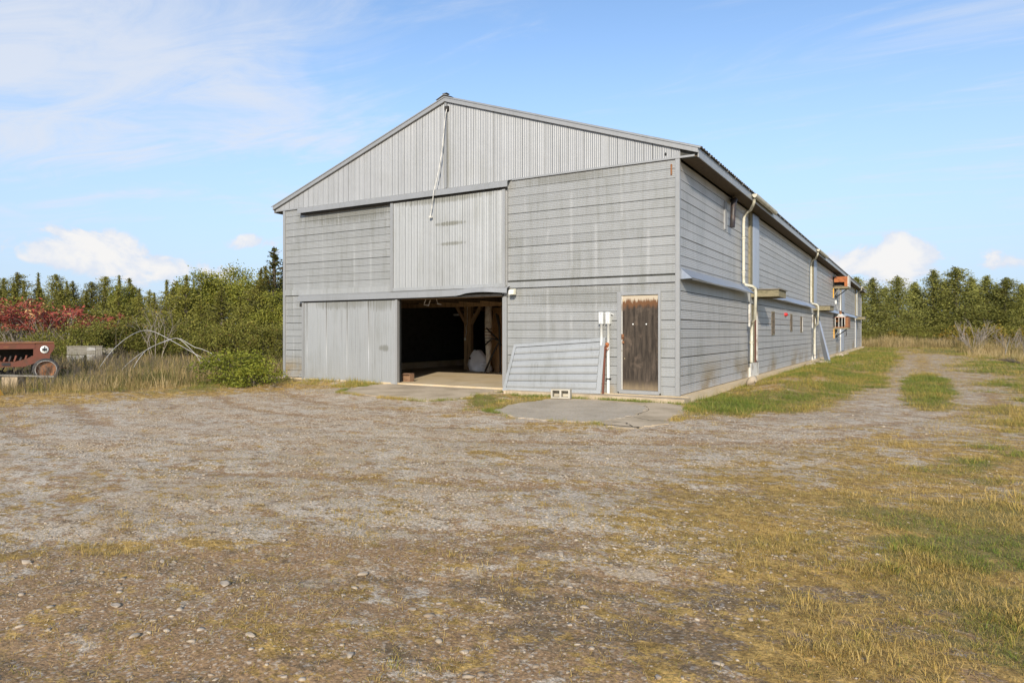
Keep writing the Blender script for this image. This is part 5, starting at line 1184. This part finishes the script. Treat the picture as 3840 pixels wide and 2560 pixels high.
short_grass(30000, .2, 8, -3, 14, .085, .045, 9)                         # bank along the wall and track verges
short_grass(24000, .2, 11, 14, 40, .13, .09, 7)
short_grass(9000, -2, 22, 40, 62, .16, .14, 7)
short_grass(24000, -15, -7.4, -10, 0, .10, .05, 9)                    # field edge
RAMP = [(-7.6, -1.7), (-7.9, -.6), (-7.8, 0), (-4.2, 0), (-4.25, -1.2), (-3.95, -2.0), (-4.3, -2.75), (-5.8, -2.65), (-7.2, -2.3)]
APR = [(-2.4, -3.45), (-2.6, -2.3), (-2.5, -1.1), (-1.95, -.6), (-.06, -.58), (.45, -.95), (.65, -1.8), (.88, -3.5), (.74, -4.2), (.4, -4.35), (-.1, -4.05), (-1.5, -4.1)]
X, Y = scatter(60000, -8.6, 1.4, -5, .0, r); dd_ = np.maximum(sdf(X, Y, RAMP), sdf(X, Y, APR)); cl_ = fbm(X, Y, 1.5, 39, 3)
kp = (dd_ > -.16) & (dd_ < .035) & (r.random(len(X)) < sstep(cl_, .36, .62)) & (Y < -.15) & ~((X > -3.9) & (X < .28) & (Y > -.56)); X, Y = X[kp], Y[kp]
X = np.repeat(X, 6) + r.normal(size=len(X) * 6) * .02; Y = np.repeat(Y, 6) + r.normal(size=len(Y) * 6) * .02
h = r.uniform(.03, .10, len(X)); parts.append(blades(X, Y, h, .002 + h * .05, np.clip(np.abs(r.normal(.7, .3, len(X))), 0, .97), np.clip(.5 + (fbm(X, Y, 1.1, 58) - .5) * 2.2 + r.normal(size=len(X)) * .12, 0, 1), r))
X, Y = scatter(9000, -3.85, .3, -.75, -.5, r); X2, Y2 = scatter(5000, .22, .6, -.3, 20, r); X = np.concatenate([X, X2]); Y = np.concatenate([Y, Y2]); kp = (r.random(len(X)) < sstep(fbm(X, Y, 2.2, 29, 3), .42, .62)) & ((Y < -.555) | (X > .26)); X, Y = X[kp], Y[kp]; h = r.uniform(.03, .11, len(X))
parts.append(blades(X, Y, h, .002 + h * .05, np.clip(np.abs(r.normal(.55, .3, len(X))), 0, .97), np.clip(.25 + r.normal(size=len(X)) * .2, 0, 1), r))
X, Y = scatter(9000, -11.8, -7.9, -1.1, -.12, r); kp = r.random(len(X)) < sstep(fbm(X, Y, 1.6, 33, 3), .35, .6); X, Y = X[kp], Y[kp]; h = r.uniform(.04, .20, len(X)) * sstep(fbm(X, Y, 1.1, 36), .2, .8) * 1.3
parts.append(blades(X, Y, h, .003 + h * .03, np.clip(np.abs(r.normal(.6, .3, len(X))), 0, .97), np.clip(.55 + r.normal(size=len(X)) * .25, 0, 1), r))
V, F, T = join([p for p in parts if True]); 
me = np_mesh('short_grass', V, F, M['grass'], False, {'tone': ('POINT', T)})
tag(mesh_obj('short_grass', me), 'short grass, green and straw coloured, over the yard and banks', 'grass', kind='stuff')
# straw litter lying flat among the gravel
parts = []; X, Y = scatter(190000, -3, 6.4, -13, -5, r); d_, k_, th, g_, tl = covers(X, Y); pt = fbm(X, Y, 2.1, 44, 4)
kp = (r.random(len(X)) < .10 + 1.0 * th * sstep(pt, .32, .62)) & (np.hypot(X - CX, Y - CY) > 1.4) & ~blocked(X, Y); X = X[kp]; Y = Y[kp]; ds = np.hypot(X - CX, Y - CY)
parts.append(blades(X, Y, r.uniform(.02, .075, len(X)), r.uniform(.0016, .003, len(X)) * (1 + ds * .08), np.clip(r.normal(.97, .03, len(X)), .8, .995), np.clip(r.normal(.80, .18, len(X)), 0, 1), r)); V, F, T = join(parts)
V[:, 2] += .010
tag(mesh_obj('straw_litter', np_mesh('straw_litter', V, F, M['grass'], False, {'tone': ('POINT', T)})), 'dry straw litter scattered over the dirt yard', 'straw', kind='stuff')
# tall grass and weeds
parts = []
def tall_grass(n, poly, hgt, clump, spread_, tone0, dens=1.0, seg=2, hv=.45, seed=1):
    xs_ = [p[0] for p in poly]; ys_ = [p[1] for p in poly]
    X, Y = scatter(n, min(xs_), max(xs_), min(ys_), max(ys_), r); patch = fbm(X, Y, .55, 80 + seed)
    keep = (sdf(X, Y, poly) + (patch - .5) * 1.5 > 0) & (r.random(n) < dens * (.35 + patch)) & ~blocked(X, Y); X, Y, patch = X[keep], Y[keep], patch[keep]; m_ = len(X)
    tb = np.clip(tone0 + (fbm(X, Y, .8, 85 + seed) - .5) * 2.6 + r.normal(size=m_) * .12, 0, 1); hb_ = hgt * np.clip(-.15 + 2.3 * patch, .25, 1.9) * r.uniform(1 - hv, 1 + hv, m_)
    X = np.repeat(X, clump) + r.normal(size=m_ * clump) * spread_; Y = np.repeat(Y, clump) + r.normal(size=m_ * clump) * spread_
    h = np.repeat(hb_, clump) * r.uniform(.5, 1.15, len(X)); lean = np.clip(np.abs(r.normal(.50, .30, len(X))), 0, .96)
    parts.append(blades(X, Y, h, .004 + h * .012, lean, np.clip(np.repeat(tb, clump) + r.normal(size=len(X)) * .1, 0, 1), r, seg))
tall_grass(12000, [(-11.2, -5.6), (-10.8, -3.6), (-11.6, -1.6), (-12.2, .2), (-12.1, 4), (-24, 5), (-30, -2), (-19, -9), (-13, -8.5)], .27, 8, .10, .44, 1.0)
tall_grass(5200, [(-13, 1.2), (-12.1, 6), (-30, 6.5), (-40, 3), (-40, -6), (-24, -5), (-18, -.5)], .46, 9, .14, .50, .9, seed=2)
V, F, T = join(parts); tag(mesh_obj('field_grass', np_mesh('field_grass', V, F, M['tall_grass'], False, {'tone': ('POINT', T)})), 'tall dry grass and weeds on the field left of the barn', 'grass', kind='stuff')
parts = []
tall_grass(9000, [(-4, 57.5), (1.5, 56.5), (8.5, 59), (14, 56), (26, 60), (30, 70), (-6, 70)], .80, 9, .2, .76, 1.1, hv=.25, seed=3)
tall_grass(5200, [(6.9, 41), (7.2, 33), (8.6, 29), (16, 29), (24, 58), (9.5, 58)], .58, 9, .16, .70, .9, hv=.3, seed=4)
V, F, T = join(parts); tag(mesh_obj('far_dry_grass', np_mesh('far_dry_grass', V, F, M['tall_grass'], False, {'tone': ('POINT', T)})), 'band of tall straw coloured grass before the pines', 'grass', kind='stuff')
# loose gravel
parts_v = []; parts_f = []; parts_t = []; off_ = 0
def gravel(n, x0, x1, y0, y1, s0, s1, V0, F0, bias):
    global off_
    X, Y = scatter(n, x0, x1, y0, y1, r); d_, k_, th, g_, tl = covers(X, Y)
    cl_ = fbm(X, Y, 1.3, 95, 4); ds = np.hypot(X - CX, Y - CY)
    pr = np.clip((1 - .62 * d_) * (1 - .35 * k_) * (1 - .75 * th) * (1 - g_) * (bias + sstep(cl_, .42, .62)), .02, 1)
    kp = (r.random(n) < pr) & ~blocked(X, Y) & (ds > 1.3); X = X[kp]; Y = Y[kp]; m_ = len(X)
    s_ = s0 + (s1 - s0) * r.random(m_) ** 3.2
    sc_ = np.stack([s_ * r.uniform(.8, 1.5, m_), s_ * r.uniform(.7, 1.1, m_), s_ * r.uniform(.28, .55, m_)], 1)
    a_ = r.random(m_) * 6.283; ca, sa = np.cos(a_), np.sin(a_)
    U = V0[None] * (1 + r.normal(size=(m_, len(V0), 1)) * .26) * sc_[:, None, :]
    Vx = U[..., 0] * ca[:, None] - U[..., 1] * sa[:, None] + X[:, None]; Vy = U[..., 0] * sa[:, None] + U[..., 1] * ca[:, None] + Y[:, None]
    Vz = U[..., 2] + (zground(X, Y) + sc_[:, 2] * .05)[:, None]
    parts_v.append(np.stack([Vx, Vy, Vz], -1).reshape(-1, 3)); parts_f.append((F0[None] + (np.arange(m_) * len(V0))[:, None, None]).reshape(-1, 3) + off_)
    parts_t.append(np.repeat(np.clip(r.normal(.58, .24, m_), 0, 1), len(V0))); off_ += m_ * len(V0)
octv = np.array([(1, 0, 0), (-1, 0, 0), (0, 1, 0), (0, -1, 0), (0, 0, 1), (0, 0, -1)], float)
octf = np.array([(0, 2, 4), (2, 1, 4), (1, 3, 4), (3, 0, 4), (2, 0, 5), (1, 2, 5), (3, 1, 5), (0, 3, 5)])
gravel(9000, -1.6, 5, -12.9, -8.6, .006, .020, ico_v, ico_f, .22)
gravel(46000, -1.6, 5, -12.9, -8.6, .003, .009, octv, octf, .45)
gravel(42000, -7.5, 5, -9.8, -3.2, .006, .020, octv, octf, .40)
gravel(30000, -11, 3, -9.6, -.3, .008, .024, octv, octf, .40)
gravel(7000, .6, 7, -3.5, 24, .010, .03, octv, octf, .2)
me = np_mesh('loose_gravel', np.concatenate(parts_v), np.concatenate(parts_f), M['stone'], False, {'tone': ('POINT', np.concatenate(parts_t))})
tag(mesh_obj('loose_gravel', me), 'loose grey gravel strewn over the dirt yard', 'gravel', kind='stuff')
